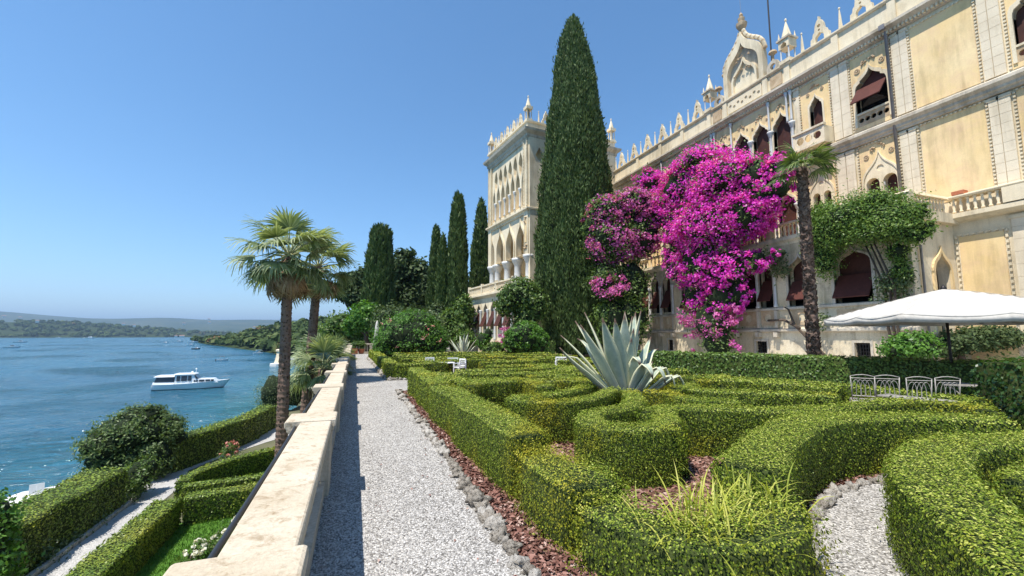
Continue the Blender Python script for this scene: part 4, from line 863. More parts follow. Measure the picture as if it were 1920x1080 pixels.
# the south face: one tall traceried window next to the corner
so = [ogee(-1.75, 1.3, 13.3, 15.3, 16.9, 8)]; so = [ogee(c, 1.3, 13.3, 15.3, 16.9, 8) for c in (-1.75, -4.85, -7.95)]
sq = [[(c, 16.95 + .25), (c - .45, 17.7), (c, 18.5), (c + .45, 17.7)] for c in (-1.05, -2.45, -4.1, -5.6)]
mm = MB(); mm.plate(rect(-TDp, -.0, 12.9, 19.3), so + sq, -.28, .0, 'yz'); mm.obj('south_wall', 'cream_stone', tower)
mm = MB(); mm.plate(rect(-TDp, -.0, 5.3, 12.9), [ogee(c, 1.6, 6.4, 9, 11.4, 8) for c in (-2.6, -5, -7.4)], -.28, .0, 'yz'); mm.obj('south_lower_wall', 'cream_stone', tower)
tm().box(.03, .06, -TDp + .2, -.45, 6, 18.6).obj('south_window_glass', 'glass_dark', tower)
for c in (-1.75, -4.85): tm().box(-.55, -.0, c - .8, c + .8, 12.95, 13.1).obj('south_balcony_floor', 'cream_stone', tower); tm().box(-.55, -.45, c - .8, c + .8, 13.85, 13.98).obj('south_balcony_rail', 'cream_stone', tower)
for c in (-1.75, -4.85):
    for i in range(7): tm().lathe([(.06, 13.1), (.04, 13.25), (.06, 13.45), (.04, 13.7), (.06, 13.85)], 6, (-.5, c - .7 + i * .233, 0)).obj('baluster', 'cream_stone', tower, smooth=True)
# lower arcade
tm().box(TW - .4, TW, -2.7, -.46, 5.3, 12.9).obj('north_wall', 'cream_stone', tower)
lc = [.25, 2.42, 4.58, 6.78]; la = [ogee((lc[i] + lc[i + 1]) / 2, 1.62, 8.75, 9.8, 12.0, 9) for i in range(3)] + [ogee(7.65, .9, 8.75, 9.8, 11.4, 8)]
rnd_ = [[(u, 9.6), (u - .34, 10.5), (u - .42, 11.2), (u - .18, 11.9), (u + .18, 11.9), (u + .42, 11.2), (u + .34, 10.5)] for u in ()]
tm().plate(rect(0, TW, 8.7, 12.5), la, -.45, 0).obj('arcade_wall', 'cream_stone', tower)
for i in range(3):
    c = (lc[i] + lc[i + 1]) / 2
    o_ = ogee(c, 1.86, 8.78, 9.9, 12.3, 9); tm().plate(o_, [[(x, max(z, 8.8)) for x, z in ogee(c, 1.60, 8.78, 9.8, 11.95, 9)]], .0, .12).obj('arch_moulding', 'cream_stone', tower)
for u in lc + [8.05]: tm().lathe([(.42, 6.0), (.42, 6.15), (.34, 6.3), (.31, 8.0), (.36, 8.1), (.52, 8.45), (.56, 8.52), (.56, 8.7)], 14, (u, -.2, 0)).obj('column', 'marble', tower, smooth=True)
# corner shafts, string courses and carved corner panel
for u0, u1 in ((-.10, .62), (TW - .62, TW + .10)):
    tm().box(u0, u1, -.5, .10, 12.9, 19.3).obj('corner_pier', 'cream_stone', tower)
    tm().box(u0, u1, -.5, .12, 8.7, 12.4).obj('corner_pier', 'cream_stone', tower)
tm().box(.10, .42, .12, .16, 9.8, 12.0).obj('corner_panel', 'stucco_yellow', tower)
m = tm()
for k in range(22): r = rng.uniform(.06, .12); m.lathe([(r * .3, -r), (r, 0), (r * .2, r)], 6, (.28 + rng.uniform(-.22, .22), .16, 11.7 + rng.uniform(-.3, .35) if k < 14 else 9.4 + rng.uniform(-.25, .2)))
m.obj('carved_foliage', 'ornament', tower)
ROPE = []
for u, d in ((-.02, .13), (.58, .13), (TW + .02, .13), (TW - .58, .13)):
    m = tm(); z = 13.0
    while z < 19.2: m.lathe([(.07, 0), (.10, .06), (.07, .12)], 7, (u, d, z)); z += .13
    m.obj('rope_column', 'cream_stone', tower)
m = tm(); z = 13.0
while z < 19.2: m.lathe([(.07, 0), (.10, .06), (.07, .12)], 7, (-.12, -.6, z)); z += .13
m.obj('rope_column', 'cream_stone', tower)
def ringcourse(name, prof, mat):
    k = len(prof); m = tm(); co = [lambda q: (-q, q), lambda q: (TW + q, q), lambda q: (TW + q, -TDp - q), lambda q: (-q, -TDp - q)]; vs = []
    for f in co: vs += [(*f(q), z) for q, z in prof]
    fs = [(a * k + i, ((a + 1) % 4) * k + i, ((a + 1) % 4) * k + i + 1, a * k + i + 1) for a in range(4) for i in range(k - 1)]
    m.add(vs, fs); return m.obj(name, mat, tower)
ringcourse('string_course', [(-.3, 12.35), (.12, 12.38), (.16, 12.55), (.34, 12.7), (.34, 12.85), (.2, 12.92), (-.3, 13.02)], 'cream_stone')
ringcourse('cornice', [(-.3, 19.0), (.12, 19.05), (.14, 19.25), (.25, 19.4), (.25, 19.6), (.55, 19.85), (.6, 20.05), (.1, 20.15), (-.3, 20.15)], 'grey_stone')
ringcourse('parapet', [(-.15, 20.14), (.12, 20.14), (.12, 20.7), (.24, 20.76), (.24, 20.9), (-.25, 20.95), (-.25, 20.14)], 'cream_stone')
tm().box(-.1, TW + .1, -TDp - .1, .05, 20.1, 20.2).obj('roof', 'grey_stone', tower)
TM = merlon_mesh(2, lambda p: tuple(q * 1.15 for q in p)); TS = MB(lambda p: tuple(q * 1.2 for q in p)).lathe([(.10, 0), (.085, .1), (.05, .62), (.018, .88), (.045, .91), (.045, .95), (.01, .99)], 4).mesh('spire', 'cream_stone')
for i in range(5):
    link('merlon', TM, tower, (1.45 + i * 1.38, -.03, 20.92))
    if i < 4: link('spire', TS, tower, (2.14 + i * 1.38, -.03, 20.92))
    o = link('merlon', TM, tower, (.03, -1.9 - i * 1.5, 20.92)); o.rotation_euler = (0, 0, math.pi / 2)
    link('spire', TS, tower, (.03, -1.15 - i * 1.5, 20.92))
for u, d in ((.1, -.1), (TW - .1, -.1), (.1, -TDp + .1), (TW - .1, -TDp + .1)):
    tm().box(u - .30, u + .30, d - .30, d + .30, 20.9, 21.05).obj('pinnacle_base', 'cream_stone', tower)
    for a in (-.2, .2):
        for b in (-.2, .2): tm().lathe([(.06, 21.05), (.045, 21.15), (.045, 21.9), (.07, 22.0)], 6, (u + a, d + b, 0)).obj('pinnacle_column', 'cream_stone', tower, smooth=True)
    tm().box(u - .10, u + .10, d - .10, d + .10, 21.05, 21.98).obj('pinnacle_core', 'grey_stone', tower)
    tm().box(u - .32, u + .32, d - .32, d + .32, 21.98, 22.25).obj('pinnacle_cornice', 'cream_stone', tower)
    tm().lathe([(.27, 22.25), (.24, 22.4), (.07, 23.05), (.03, 23.15), (.07, 23.22), (.06, 23.3), (.01, 23.38)], 8, (u, d, 0)).obj('pinnacle_spire', 'cream_stone', tower)
# arcaded terrace at the tower's foot, facing the lake
th_ = [ogee(c, .95, 2.2, 3.9, 4.75, 7) for c in (-.2, 1.45, 3.1, 4.75, 6.4, 7.75)]
tm().plate(rect(-1.2, TW + .1, 0, 5.2), th_, 1.7, 2.0).obj('terrace_front', 'cream_stone', tower)
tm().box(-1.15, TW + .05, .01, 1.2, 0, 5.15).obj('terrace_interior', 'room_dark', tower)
tm().box(-1.2, -.9, 0.0, 1.7, 0, 5.2).obj('terrace_side', 'cream_stone', tower)
for c in (-.2, 1.45, 3.1, 4.75, 6.4, 7.75):
    m = tm(); m.add([(c - .46, 1.85, 3.85), (c + .46, 1.85, 3.85), (c + .46, 2.45, 2.5), (c - .46, 2.45, 2.5), (c - .46, 1.83, 3.8), (c + .46, 1.83, 3.8), (c + .46, 2.42, 2.46), (c - .46, 2.42, 2.46)], [(0, 1, 2, 3), (4, 7, 6, 5), (0, 3, 7, 4), (1, 5, 6, 2), (2, 6, 7, 3), (0, 4, 5, 1)]); m.obj('awning_blind', 'shutter', tower)
for c in (-1.0, .62, 2.28, 3.92, 5.58, 7.1): tm().lathe([(.16, 1.2), (.13, 1.4), (.11, 3.7), (.18, 3.95), (.18, 4.05)], 8, (c, 2.12, 0)).obj('column', 'marble', tower, smooth=True); tm().box(c - .17, c + .17, 2.0, 2.3, 0, 1.2).obj('pedestal', 'cream_stone', tower)
tm().prof_x([(-.0, 5.16), (2.05, 5.16), (2.3, 5.35), (2.3, 5.5), (-.0, 5.55)], -1.45, TW + .3).obj('terrace_slab', 'cream_stone', tower)
tm().box(-1.4, TW + .25, 2.02, 2.26, 6.22, 6.36).obj('terrace_rail', 'cream_stone', tower); tm().box(-1.4, TW + .25, 2.06, 2.22, 5.52, 5.62).obj('terrace_kerb', 'cream_stone', tower)
tm().box(-1.4, -1.18, .0, 2.02, 6.22, 6.36).obj('terrace_rail', 'cream_stone', tower)
TB = MB().lathe([(.07, 0), (.07, .06), (.04, .12), (.075, .3), (.05, .45), (.04, .52), (.07, .58), (.07, .62)], 8).mesh('baluster', 'cream_stone', True)
for i in range(38): link('baluster', TB, tower, (-1.2 + i * .255, 2.14, 5.61))
for u in (-1.29, 2.0, 5.2, TW + .13): tm().box(u - .14, u + .14, 2.03, 2.25, 5.52, 6.5).obj('terrace_pier', 'cream_stone', tower)

# ============================================================ PARTERRE HEDGES
HT = .65
def tp(*pts): return [tuple(onz(a, b, HT)[:2]) for a, b in pts]
BG = 'box hedges of the parterre'
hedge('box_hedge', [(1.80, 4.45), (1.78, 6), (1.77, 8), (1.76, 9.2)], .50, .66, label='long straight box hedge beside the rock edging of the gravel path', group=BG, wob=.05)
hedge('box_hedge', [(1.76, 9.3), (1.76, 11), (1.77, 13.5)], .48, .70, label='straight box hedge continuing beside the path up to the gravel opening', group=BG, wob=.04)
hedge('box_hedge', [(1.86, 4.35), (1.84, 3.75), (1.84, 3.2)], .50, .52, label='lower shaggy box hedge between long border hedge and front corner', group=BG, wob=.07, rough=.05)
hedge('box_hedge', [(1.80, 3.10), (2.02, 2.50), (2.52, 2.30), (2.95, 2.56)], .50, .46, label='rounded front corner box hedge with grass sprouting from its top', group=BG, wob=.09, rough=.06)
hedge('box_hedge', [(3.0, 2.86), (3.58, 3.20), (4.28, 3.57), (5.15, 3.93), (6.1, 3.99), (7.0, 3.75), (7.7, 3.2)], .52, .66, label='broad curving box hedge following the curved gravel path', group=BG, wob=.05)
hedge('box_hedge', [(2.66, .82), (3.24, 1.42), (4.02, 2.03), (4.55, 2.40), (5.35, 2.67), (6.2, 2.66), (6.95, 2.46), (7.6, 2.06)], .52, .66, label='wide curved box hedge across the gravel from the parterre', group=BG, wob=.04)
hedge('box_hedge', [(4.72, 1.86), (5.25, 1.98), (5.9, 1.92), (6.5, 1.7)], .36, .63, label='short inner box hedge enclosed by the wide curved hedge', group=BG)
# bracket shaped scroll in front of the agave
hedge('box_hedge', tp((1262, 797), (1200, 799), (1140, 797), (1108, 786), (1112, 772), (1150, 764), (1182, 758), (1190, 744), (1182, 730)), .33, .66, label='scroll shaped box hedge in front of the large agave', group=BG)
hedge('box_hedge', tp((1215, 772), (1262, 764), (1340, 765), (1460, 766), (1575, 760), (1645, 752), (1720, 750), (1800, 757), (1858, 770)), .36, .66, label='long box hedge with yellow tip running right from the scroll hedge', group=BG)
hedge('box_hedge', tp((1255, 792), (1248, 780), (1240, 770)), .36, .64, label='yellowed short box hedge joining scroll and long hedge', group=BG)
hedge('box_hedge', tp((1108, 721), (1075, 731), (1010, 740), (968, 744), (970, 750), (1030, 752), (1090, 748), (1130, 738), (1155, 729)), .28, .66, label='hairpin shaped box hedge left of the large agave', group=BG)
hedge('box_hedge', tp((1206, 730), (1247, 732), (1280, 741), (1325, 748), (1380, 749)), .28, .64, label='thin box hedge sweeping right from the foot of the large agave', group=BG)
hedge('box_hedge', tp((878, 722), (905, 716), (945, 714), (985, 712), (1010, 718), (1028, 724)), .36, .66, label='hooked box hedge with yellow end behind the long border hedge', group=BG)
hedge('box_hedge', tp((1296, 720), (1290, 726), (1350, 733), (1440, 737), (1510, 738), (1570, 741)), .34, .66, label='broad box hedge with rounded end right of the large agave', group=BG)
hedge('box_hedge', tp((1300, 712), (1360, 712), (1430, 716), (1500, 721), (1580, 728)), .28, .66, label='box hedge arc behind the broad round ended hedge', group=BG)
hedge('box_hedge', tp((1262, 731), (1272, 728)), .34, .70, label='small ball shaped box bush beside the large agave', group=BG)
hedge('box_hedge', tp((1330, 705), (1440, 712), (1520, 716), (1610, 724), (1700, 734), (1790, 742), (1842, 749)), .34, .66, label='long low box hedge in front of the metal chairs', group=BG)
FG = 'distant rows of the parterre'
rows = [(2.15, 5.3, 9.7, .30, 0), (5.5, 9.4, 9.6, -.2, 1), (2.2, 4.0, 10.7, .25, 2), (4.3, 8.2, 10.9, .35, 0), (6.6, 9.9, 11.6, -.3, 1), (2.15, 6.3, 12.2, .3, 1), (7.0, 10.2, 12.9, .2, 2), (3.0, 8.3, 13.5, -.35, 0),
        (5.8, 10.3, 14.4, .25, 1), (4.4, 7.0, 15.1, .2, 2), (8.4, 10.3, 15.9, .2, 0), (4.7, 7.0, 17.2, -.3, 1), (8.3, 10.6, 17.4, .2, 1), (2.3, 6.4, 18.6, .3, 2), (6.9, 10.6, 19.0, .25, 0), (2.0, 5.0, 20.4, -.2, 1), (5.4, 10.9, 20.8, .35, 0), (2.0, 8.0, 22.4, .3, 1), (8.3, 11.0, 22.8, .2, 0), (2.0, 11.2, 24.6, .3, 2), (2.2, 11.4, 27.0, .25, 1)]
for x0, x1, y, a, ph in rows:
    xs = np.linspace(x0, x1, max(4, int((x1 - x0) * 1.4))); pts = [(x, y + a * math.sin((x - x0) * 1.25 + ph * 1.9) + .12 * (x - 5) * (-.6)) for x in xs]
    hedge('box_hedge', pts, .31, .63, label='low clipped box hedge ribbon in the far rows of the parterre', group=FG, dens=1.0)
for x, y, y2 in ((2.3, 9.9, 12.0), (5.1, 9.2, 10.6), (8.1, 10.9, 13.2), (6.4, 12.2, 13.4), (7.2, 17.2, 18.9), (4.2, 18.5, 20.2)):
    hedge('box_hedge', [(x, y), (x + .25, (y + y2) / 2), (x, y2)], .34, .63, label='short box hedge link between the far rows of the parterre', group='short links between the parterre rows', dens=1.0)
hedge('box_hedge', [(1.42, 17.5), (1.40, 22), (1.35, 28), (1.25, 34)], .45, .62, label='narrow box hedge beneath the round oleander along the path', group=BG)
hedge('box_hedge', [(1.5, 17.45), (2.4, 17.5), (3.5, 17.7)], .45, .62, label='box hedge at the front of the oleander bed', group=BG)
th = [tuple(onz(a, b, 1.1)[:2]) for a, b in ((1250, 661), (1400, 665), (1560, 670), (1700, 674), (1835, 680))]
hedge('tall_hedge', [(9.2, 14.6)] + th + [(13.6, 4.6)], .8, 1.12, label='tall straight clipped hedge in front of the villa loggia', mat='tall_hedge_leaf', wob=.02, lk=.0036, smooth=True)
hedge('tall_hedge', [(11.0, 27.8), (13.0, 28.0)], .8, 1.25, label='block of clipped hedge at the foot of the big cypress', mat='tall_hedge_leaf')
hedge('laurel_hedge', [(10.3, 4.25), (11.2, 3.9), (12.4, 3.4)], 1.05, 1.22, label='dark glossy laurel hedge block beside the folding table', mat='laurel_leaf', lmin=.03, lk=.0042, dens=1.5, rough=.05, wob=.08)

# ============================================================ LOWER GARDEN PLANTING
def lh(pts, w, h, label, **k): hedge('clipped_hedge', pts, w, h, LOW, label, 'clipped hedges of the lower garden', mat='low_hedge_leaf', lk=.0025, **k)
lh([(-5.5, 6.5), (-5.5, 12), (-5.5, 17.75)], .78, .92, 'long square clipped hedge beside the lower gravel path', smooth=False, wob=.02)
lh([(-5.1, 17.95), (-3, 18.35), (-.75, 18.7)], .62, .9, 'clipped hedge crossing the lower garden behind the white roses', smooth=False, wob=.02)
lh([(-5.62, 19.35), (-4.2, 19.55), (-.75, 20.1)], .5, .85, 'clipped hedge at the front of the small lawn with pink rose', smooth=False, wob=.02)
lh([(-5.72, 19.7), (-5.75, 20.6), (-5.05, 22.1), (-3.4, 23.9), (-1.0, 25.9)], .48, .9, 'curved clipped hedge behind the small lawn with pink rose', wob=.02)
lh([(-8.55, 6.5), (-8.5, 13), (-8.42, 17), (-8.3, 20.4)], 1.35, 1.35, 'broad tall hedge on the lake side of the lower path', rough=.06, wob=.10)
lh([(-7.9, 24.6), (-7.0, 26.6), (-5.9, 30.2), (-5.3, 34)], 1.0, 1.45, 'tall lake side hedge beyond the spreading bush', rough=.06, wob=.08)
def at_depth(px, py, Z):
    d = ray(px, py); k = Z / (d[0] * math.sin(YAW) + d[1] * math.cos(YAW)); return np.array([0, 0, EYE]) + d * k
def pxm(Z, px): return px * Z / FPX
b = np.array([-8.9, 24.3, LOW])
t = thing('spreading_bush', 'large rounded evergreen bush spreading over the lake side hedge', 'bush', tuple(b))
trunk(t, [(0, 0, 0), (.1, .1, .8), (.3, .2, 1.6)], [.16, .13, .08], name='stem')
foliage('crown', [(b[0] - .1, b[1], LOW + 1.95, 1.35, 1.35, .95), (b[0] + .7, b[1] + .4, LOW + 1.75, 1.1, 1.1, .85), (b[0] - .85, b[1] - .3, LOW + 1.55, 1.0, 1.0, .75), (b[0] + .1, b[1] + .1, LOW + 2.6, .85, .85, .5), (b[0] + .9, b[1] - .6, LOW + .9, .7, .7, .9), (b[0] + .3, b[1] - .2, LOW + .8, 1.1, 1.1, .9), (b[0] - .7, b[1] - .2, LOW + .9, .9, .9, .8)], 19000, .14, 'bush_leaf', t, b, core='tree_core', core_r=.85, clump=.14, shell=.12, aspect=.42)
b = np.array([-7.75, 21.2, LOW]); shrub('ball_bush', 'small round clipped bush at the bend of the lower path', 'bush', b, [(b[0], b[1], LOW + .65, .55, .55, .62), (b[0] + .1, b[1] + .5, LOW + .9, .5, .5, .5)], 3500, .09, 'shrub_leaf')
b = np.array([-8.3, 11.3, LOW]); c = at_depth(-48, 985, 10.2); b = np.array([c[0], c[1], LOW]); shrub('leafy_tree', 'bright green leafy tree top at the edge of the lower garden', 'tree', b, [(c[0], c[1], c[2], .62, .62, .75), (c[0] + .1, c[1] - .3, c[2] - .8, .8, .8, .8)], 9000, .11, 'bright_leaf', stem=.1)
t = thing('flower_strip', 'strip of low mixed foliage plants along the lower path kerb', 'plants', (-7.85, 14, LOW))
foliage('plants', [(-7.85 + rng.uniform(-.15, .15), y, LOW + .12, .28, .35, rng.uniform(.15, .35)) for y in np.arange(9, 21, .45)], 7000, .085, 'grey_leaf', t, (-7.85, 14, LOW), core=None, clump=.4, kind='stuff')
# rose bushes
def rose(name, label, base, blobs, n, mat, nf, group=None):
    t = thing(name, label, 'rose bush', tuple(base), 0, group); o0 = np.asarray(base)
    trunk(t, [(0, 0, 0), (.05, 0, .4)], [.03, .02], name='stem')
    foliage('leaves', blobs, n, .075, 'shrub_leaf', t, base, clump=.3, shell=.3, core=None)
    for k in range(nf):
        bl = blobs[rng.integers(len(blobs))]; d = unit(np.array([rng.normal(), rng.normal(), abs(rng.normal()) + .3])); p = np.array(bl[:3]) + d * np.array(bl[3:6]) * 1.05
        P = p + rng.normal(0, .022, (16, 3)); me = leaves_mesh('rose_flower', P - o0, np.tile(d, (16, 1)), .075, mat, .9, .7); link('rose_flower', me, t)
r1 = onz(430, 885, LOW); rose('rose_bush', 'pink flowered rose bush inside the small lower lawn', (r1[0], r1[1], LOW), [(r1[0], r1[1], LOW + .55, .42, .42, .5), (r1[0], r1[1], LOW + 1.0, .3, .3, .35)], 1500, 'rose_pink', 24)
for k, (px, py, lab) in enumerate([(352, 1072, 'white rose bush nearest the square hedge corner'), (395, 1052, 'white rose bush in the middle of the rose row below the balustrade'), (428, 1020, 'tall white rose bush close under the balustrade')]):
    r1 = onz(px, py, LOW); rose('rose_bush', lab, (r1[0], r1[1], LOW), [(r1[0], r1[1], LOW + .25, .28, .3, .25), (r1[0] + .15, r1[1] + .3, LOW + .36, .24, .25, .26)], 900, 'rose_white', 14)
t_ = onz(515, 770, LOW)
shrub('shore_shrub', 'feathery grey green shrub at the end of the lake side hedge', 'shrub', (t_[0], t_[1], LOW), [(t_[0], t_[1], LOW + 1.5, 1.5, 1.5, 1.7), (t_[0] + 1, t_[1] + 1, LOW + 1.4, 1.3, 1.3, 1.5)], 6500, .13, 'grey_leaf', aspect=.3)

# ============================================================ CYPRESSES AND BACKGROUND TREES
def cypress(label, px, ytop, Z, hw, zb=0.0, n=9000, size=.3, power=.5, blunt=0.0, group='cypresses', lean=0):
    base = at_depth(px, 640, Z); top = at_depth(px, ytop, Z); base[2] = zb; H = top[2] - zb; Rm = pxm(Z, hw); o0 = base
    t = thing('cypress_tree', label, 'cypress', tuple(base), 0, group)
    trunk(t, [(0, 0, 0), (0, 0, H * .45), (0, 0, H * .9)], [Rm * .16, Rm * .1, .03])
    def rad(q): return Rm * 1.25 * np.minimum(1, .66 + q * 1.15) * np.maximum(1 - q, 0) ** power * (1 - .25 * (q < .04)) + blunt * Rm * np.exp(-((q - .93) / .05) ** 2)
    q = rng.uniform(.015, 1, n * 3); w = rad(q); q = q[rng.uniform(0, w.max(), len(q)) < w][:n]; m = len(q); a = rng.uniform(0, 2 * math.pi, m); r = rad(q)
    P0 = np.column_stack([np.cos(a) * r, np.sin(a) * r, q * H]); s = 2.6 / Rm
    nz = vnoise(P0 * np.array([1, 1, .22]), s, Z) + .6 * vnoise(P0 * np.array([1, 1, .4]), s * 2.3, Z + 9)
    rr = r * (1 + .17 * nz) - np.abs(rng.normal(0, .05, m)) * Rm + (rng.uniform(0, 1, m) < .05) * rng.uniform(0, .10, m) * Rm; rr = np.maximum(rr, 0)
    P = np.column_stack([np.cos(a) * rr + lean * q * H, np.sin(a) * rr, q * H + rng.normal(0, .1, m)])
    N = np.column_stack([np.cos(a), np.sin(a), np.full(m, .25)]); ax = np.column_stack([np.cos(a) * .35, np.sin(a) * .35, np.ones(m)])
    link('crown', leaves_mesh('crown', P, N, size * 1.25, 'cypress_leaf', .3, .55, ax, axj=.28), t)
    nr, na = 40, 24; Q = np.linspace(.01, .985, nr); V = []
    for qq in Q:
        for k in range(na):
            aa = 2 * math.pi * k / na; r0 = float(rad(np.array(qq))); p = Vector((math.cos(aa) * r0, math.sin(aa) * r0, qq * H * .22)) * s
            f = .88 + .17 * mnoise.noise(Vector((p.x + Z, p.y - Z, p.z))); V.append((math.cos(aa) * r0 * f + lean * qq * H, math.sin(aa) * r0 * f, qq * H))
    F = [(i * na + k, i * na + (k + 1) % na, (i + 1) * na + (k + 1) % na, (i + 1) * na + k) for i in range(nr - 1) for k in range(na)]
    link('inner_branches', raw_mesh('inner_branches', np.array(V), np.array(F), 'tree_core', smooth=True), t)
cypress('very tall broad cypress standing in front of tower and villa', 1084, 32, 34, 74, n=80000, size=.25, group=None)
cypress('narrow cypress rising directly behind the tower terrace', 901, 373, 55, 24, n=6000, size=.55)
cypress('tallest slim cypress left of the tower terrace', 856, 363, 47, 19, n=7500, size=.46, power=.28)
cypress('short slim cypress leaning against the tallest slim one', 828, 440, 47, 13, n=4500, size=.42, power=.42)
cypress('slim pointed cypress beside the pine crowns', 814, 421, 50, 15, n=5000, size=.45, power=.42)
cypress('thick blunt topped cypress standing between the pines', 707, 422, 50, 27, n=8500, size=.5, power=.26, blunt=.12)
def pine(name, label, px, py, Z, blobs, n, size, mat='pine_leaf', gap=True, group='trees beyond the terrace', zb=0.0):
    base = at_depth(px, py, Z); base[2] = zb; t = thing(name, label, 'tree', tuple(base), 0, group); B = []
    for bx, by, rx, ry in blobs:
        c = at_depth(bx, by, Z); B.append((c[0], c[1], c[2], pxm(Z, rx), pxm(Z, rx), pxm(Z, ry)))
    top = np.array(B[0][:3]) - base
    trunk(t, [(0, 0, 0), top * np.array([.3, .3, .45]), top * np.array([.8, .8, .9])], [.32, .24, .1])
    for q in B[1:]:
        e = np.array(q[:3]) - base; MB().tube([top * np.array([.3, .3, .45]), e * .6 + top * .15, e], [.16, .11, .05], 7).obj('limb', 'bark', t, smooth=True)
    foliage('crown', B, n, size, mat, t, base, clump=.22, shell=.26, core='tree_core', core_r=.66); return t
pine('pine_tree', 'dark round topped stone pine behind the blunt cypress', 748, 640, 60, [(750, 500, 26, 26), (780, 515, 24, 30), (735, 545, 30, 26), (775, 560, 28, 24), (760, 478, 18, 8), (795, 545, 22, 40)], 12000, .55)
pine('pine_tree', 'spreading pine crown overhanging the palms behind', 668, 640, 58, [(655, 530, 22, 18), (640, 548, 18, 14), (668, 555, 24, 20), (680, 520, 20, 20), (700, 560, 24, 24)], 9000, .5)
pine('leafy_tree', 'bright leafy tree below the blunt cypress', 688, 640, 46, [(684, 590, 22, 24), (700, 605, 22, 18), (668, 610, 20, 16)], 6000, .34, 'bright_leaf')
pine('leafy_tree', 'grey green olive like tree at the end of the path', 650, 650, 48, [(640, 610, 26, 20), (660, 622, 24, 18), (622, 628, 24, 16), (690, 628, 26, 20)], 7500, .32, 'shrub_leaf')
pine('leafy_tree', 'dense shrub mass behind the end balustrade', 664, 655, 50, [(672, 640, 26, 14), (645, 640, 22, 14), (700, 640, 24, 16), (615, 645, 24, 14)], 7000, .28, 'shrub_leaf')
pine('leafy_tree', 'low wooded slope beside the tall palms', 600, 650, 62, [(600, 640, 20, 18), (618, 622, 18, 14), (585, 650, 20, 14), (600, 665, 30, 14)], 6000, .4, 'shrub_leaf', zb=-4.5)
pine('leafy_tree', 'dark shrubby tree between slim cypresses and tower', 868, 640, 42, [(866, 590, 18, 26), (875, 575, 14, 20), (862, 620, 22, 22), (840, 600, 14, 22)], 7500, .3, 'shrub_leaf')
pine('leafy_tree', 'pale flowering shrub tops behind the round oleander', 790, 640, 36, [(800, 596, 18, 12), (788, 602, 16, 12), (815, 606, 16, 16)], 3500, .24, 'grey_leaf')
pine('leafy_tree', 'dark laurel thicket in deep shade below the slim cypresses', 825, 650, 44, [(822, 590, 16, 22), (815, 620, 20, 24), (838, 632, 16, 18), (740, 600, 40, 24), (778, 600, 30, 24)], 9000, .3, 'pine_leaf')
# oleander and shrubs beyond the parterre
def pxshrub(name, label, cat, Z, blobs, n, size, mat, **k):
    B = []
    for bx, by, rx, ry in blobs: c = at_depth(bx, by, Z); B.append((c[0], c[1], c[2], pxm(Z, rx), pxm(Z, rx) * .9, pxm(Z, ry)))
    base = np.array([B[0][0], B[0][1], 0.0]); return shrub(name, label, cat, base, B, n, size, mat, **k)
ol = pxshrub('oleander_bush', 'big round green oleander bush with a few red flowers', 'bush', 29.5, [(770, 632, 62, 44), (735, 645, 34, 34), (805, 645, 32, 34), (778, 605, 36, 22), (755, 660, 46, 22), (800, 662, 34, 20)], 24000, .20, 'bright_leaf', aspect=.28, clump=.11, shell=.10, core_r=.88)
for k in range(12):
    c = at_depth(rng.uniform(712, 828), rng.uniform(596, 650), 28.2 + rng.uniform(-.5, .3)); d = c - np.array(ol.location)
    link('red_flower', leaves_mesh('red_flower', d + rng.normal(0, .06, (10, 3)), np.tile([-.5, -.8, .3], (10, 1)), .08, 'rose_pink', .9, .7), ol)
pxshrub('ball_bush', 'dark round clipped bush behind the small agave', 'bush', 34, [(872, 640, 20, 18)], 3500, .16, 'tall_hedge_leaf', clump=.1, shell=.06)
pxshrub('ball_bush', 'low dome shaped clipped bush before the tower terrace', 'bush', 30, [(928, 655, 20, 12), (918, 658, 14, 9)], 3500, .12, 'tall_hedge_leaf', clump=.1, shell=.06)
pxshrub('yellow_shrub', 'yellow green shrub in front of the tower terrace', 'shrub', 33, [(904, 640, 13, 16), (915, 628, 8, 14)], 1600, .16, 'bright_leaf')
pxshrub('pink_shrub', 'pale pink flowering shrub at the foot of the tower terrace', 'shrub', 33, [(948, 630, 12, 18), (940, 645, 10, 10)], 1500, .14, 'bougain_pale', core=None)
pxshrub('square_bush', 'bright green square clipped bush beside the big cypress', 'bush', 28, [(985, 633, 34, 28), (965, 640, 20, 24), (1008, 640, 20, 24)], 9000, .14, 'bright_leaf', clump=.1, shell=.06, core_r=.9)
pxshrub('climbing_shrub', 'tall dark spreading shrub against the tower beside the cypress', 'shrub', 31.5, [(975, 555, 36, 34), (950, 568, 24, 26), (1000, 570, 26, 36), (985, 600, 26, 26)], 11000, .2, 'shrub_leaf', clump=.14, core_r=.75)

# ============================================================ PALMS
def fan_leaf(L, nseg, seed, droop, spread=2.5, w=.034):
    r_ = np.random.default_rng(seed); V = []; F = []; rn = []
    for i in range(nseg):
        a = (i / (nseg - 1) - .5) * spread * 1.15; l = L * (1 - .25 * abs(a) / spread) * r_.uniform(.88, 1.05); ca, sa = math.cos(a), math.sin(a); c = r_.uniform(0, 1)
        dr = droop * r_.uniform(.3, 2.0); pts = []
        for k, tt in enumerate((.02, .45, .75, 1.0)):
            z = .10 * math.cos(a * 1.2) * tt * l - dr * l * max(0, tt - .4) ** 2 * 1.6; pts.append((ca * l * tt * (1 - .25 * dr * max(0, tt - .5)), sa * l * tt, z))
        ws = (w * .25, w, w * .7, w * .08); b = len(V)
        for p, ww in zip(pts, ws): V += [(p[0] - sa * ww * L, p[1] + ca * ww * L, p[2]), (p[0] + sa * ww * L, p[1] - ca * ww * L, p[2] + .012)]
        for k in range(3): F.append((b + 2 * k, b + 2 * k + 1, b + 2 * k + 3, b + 2 * k + 2))
        rn += [c] * 8
    return np.array(V), np.array(F), np.array(rn)
FANS = {}
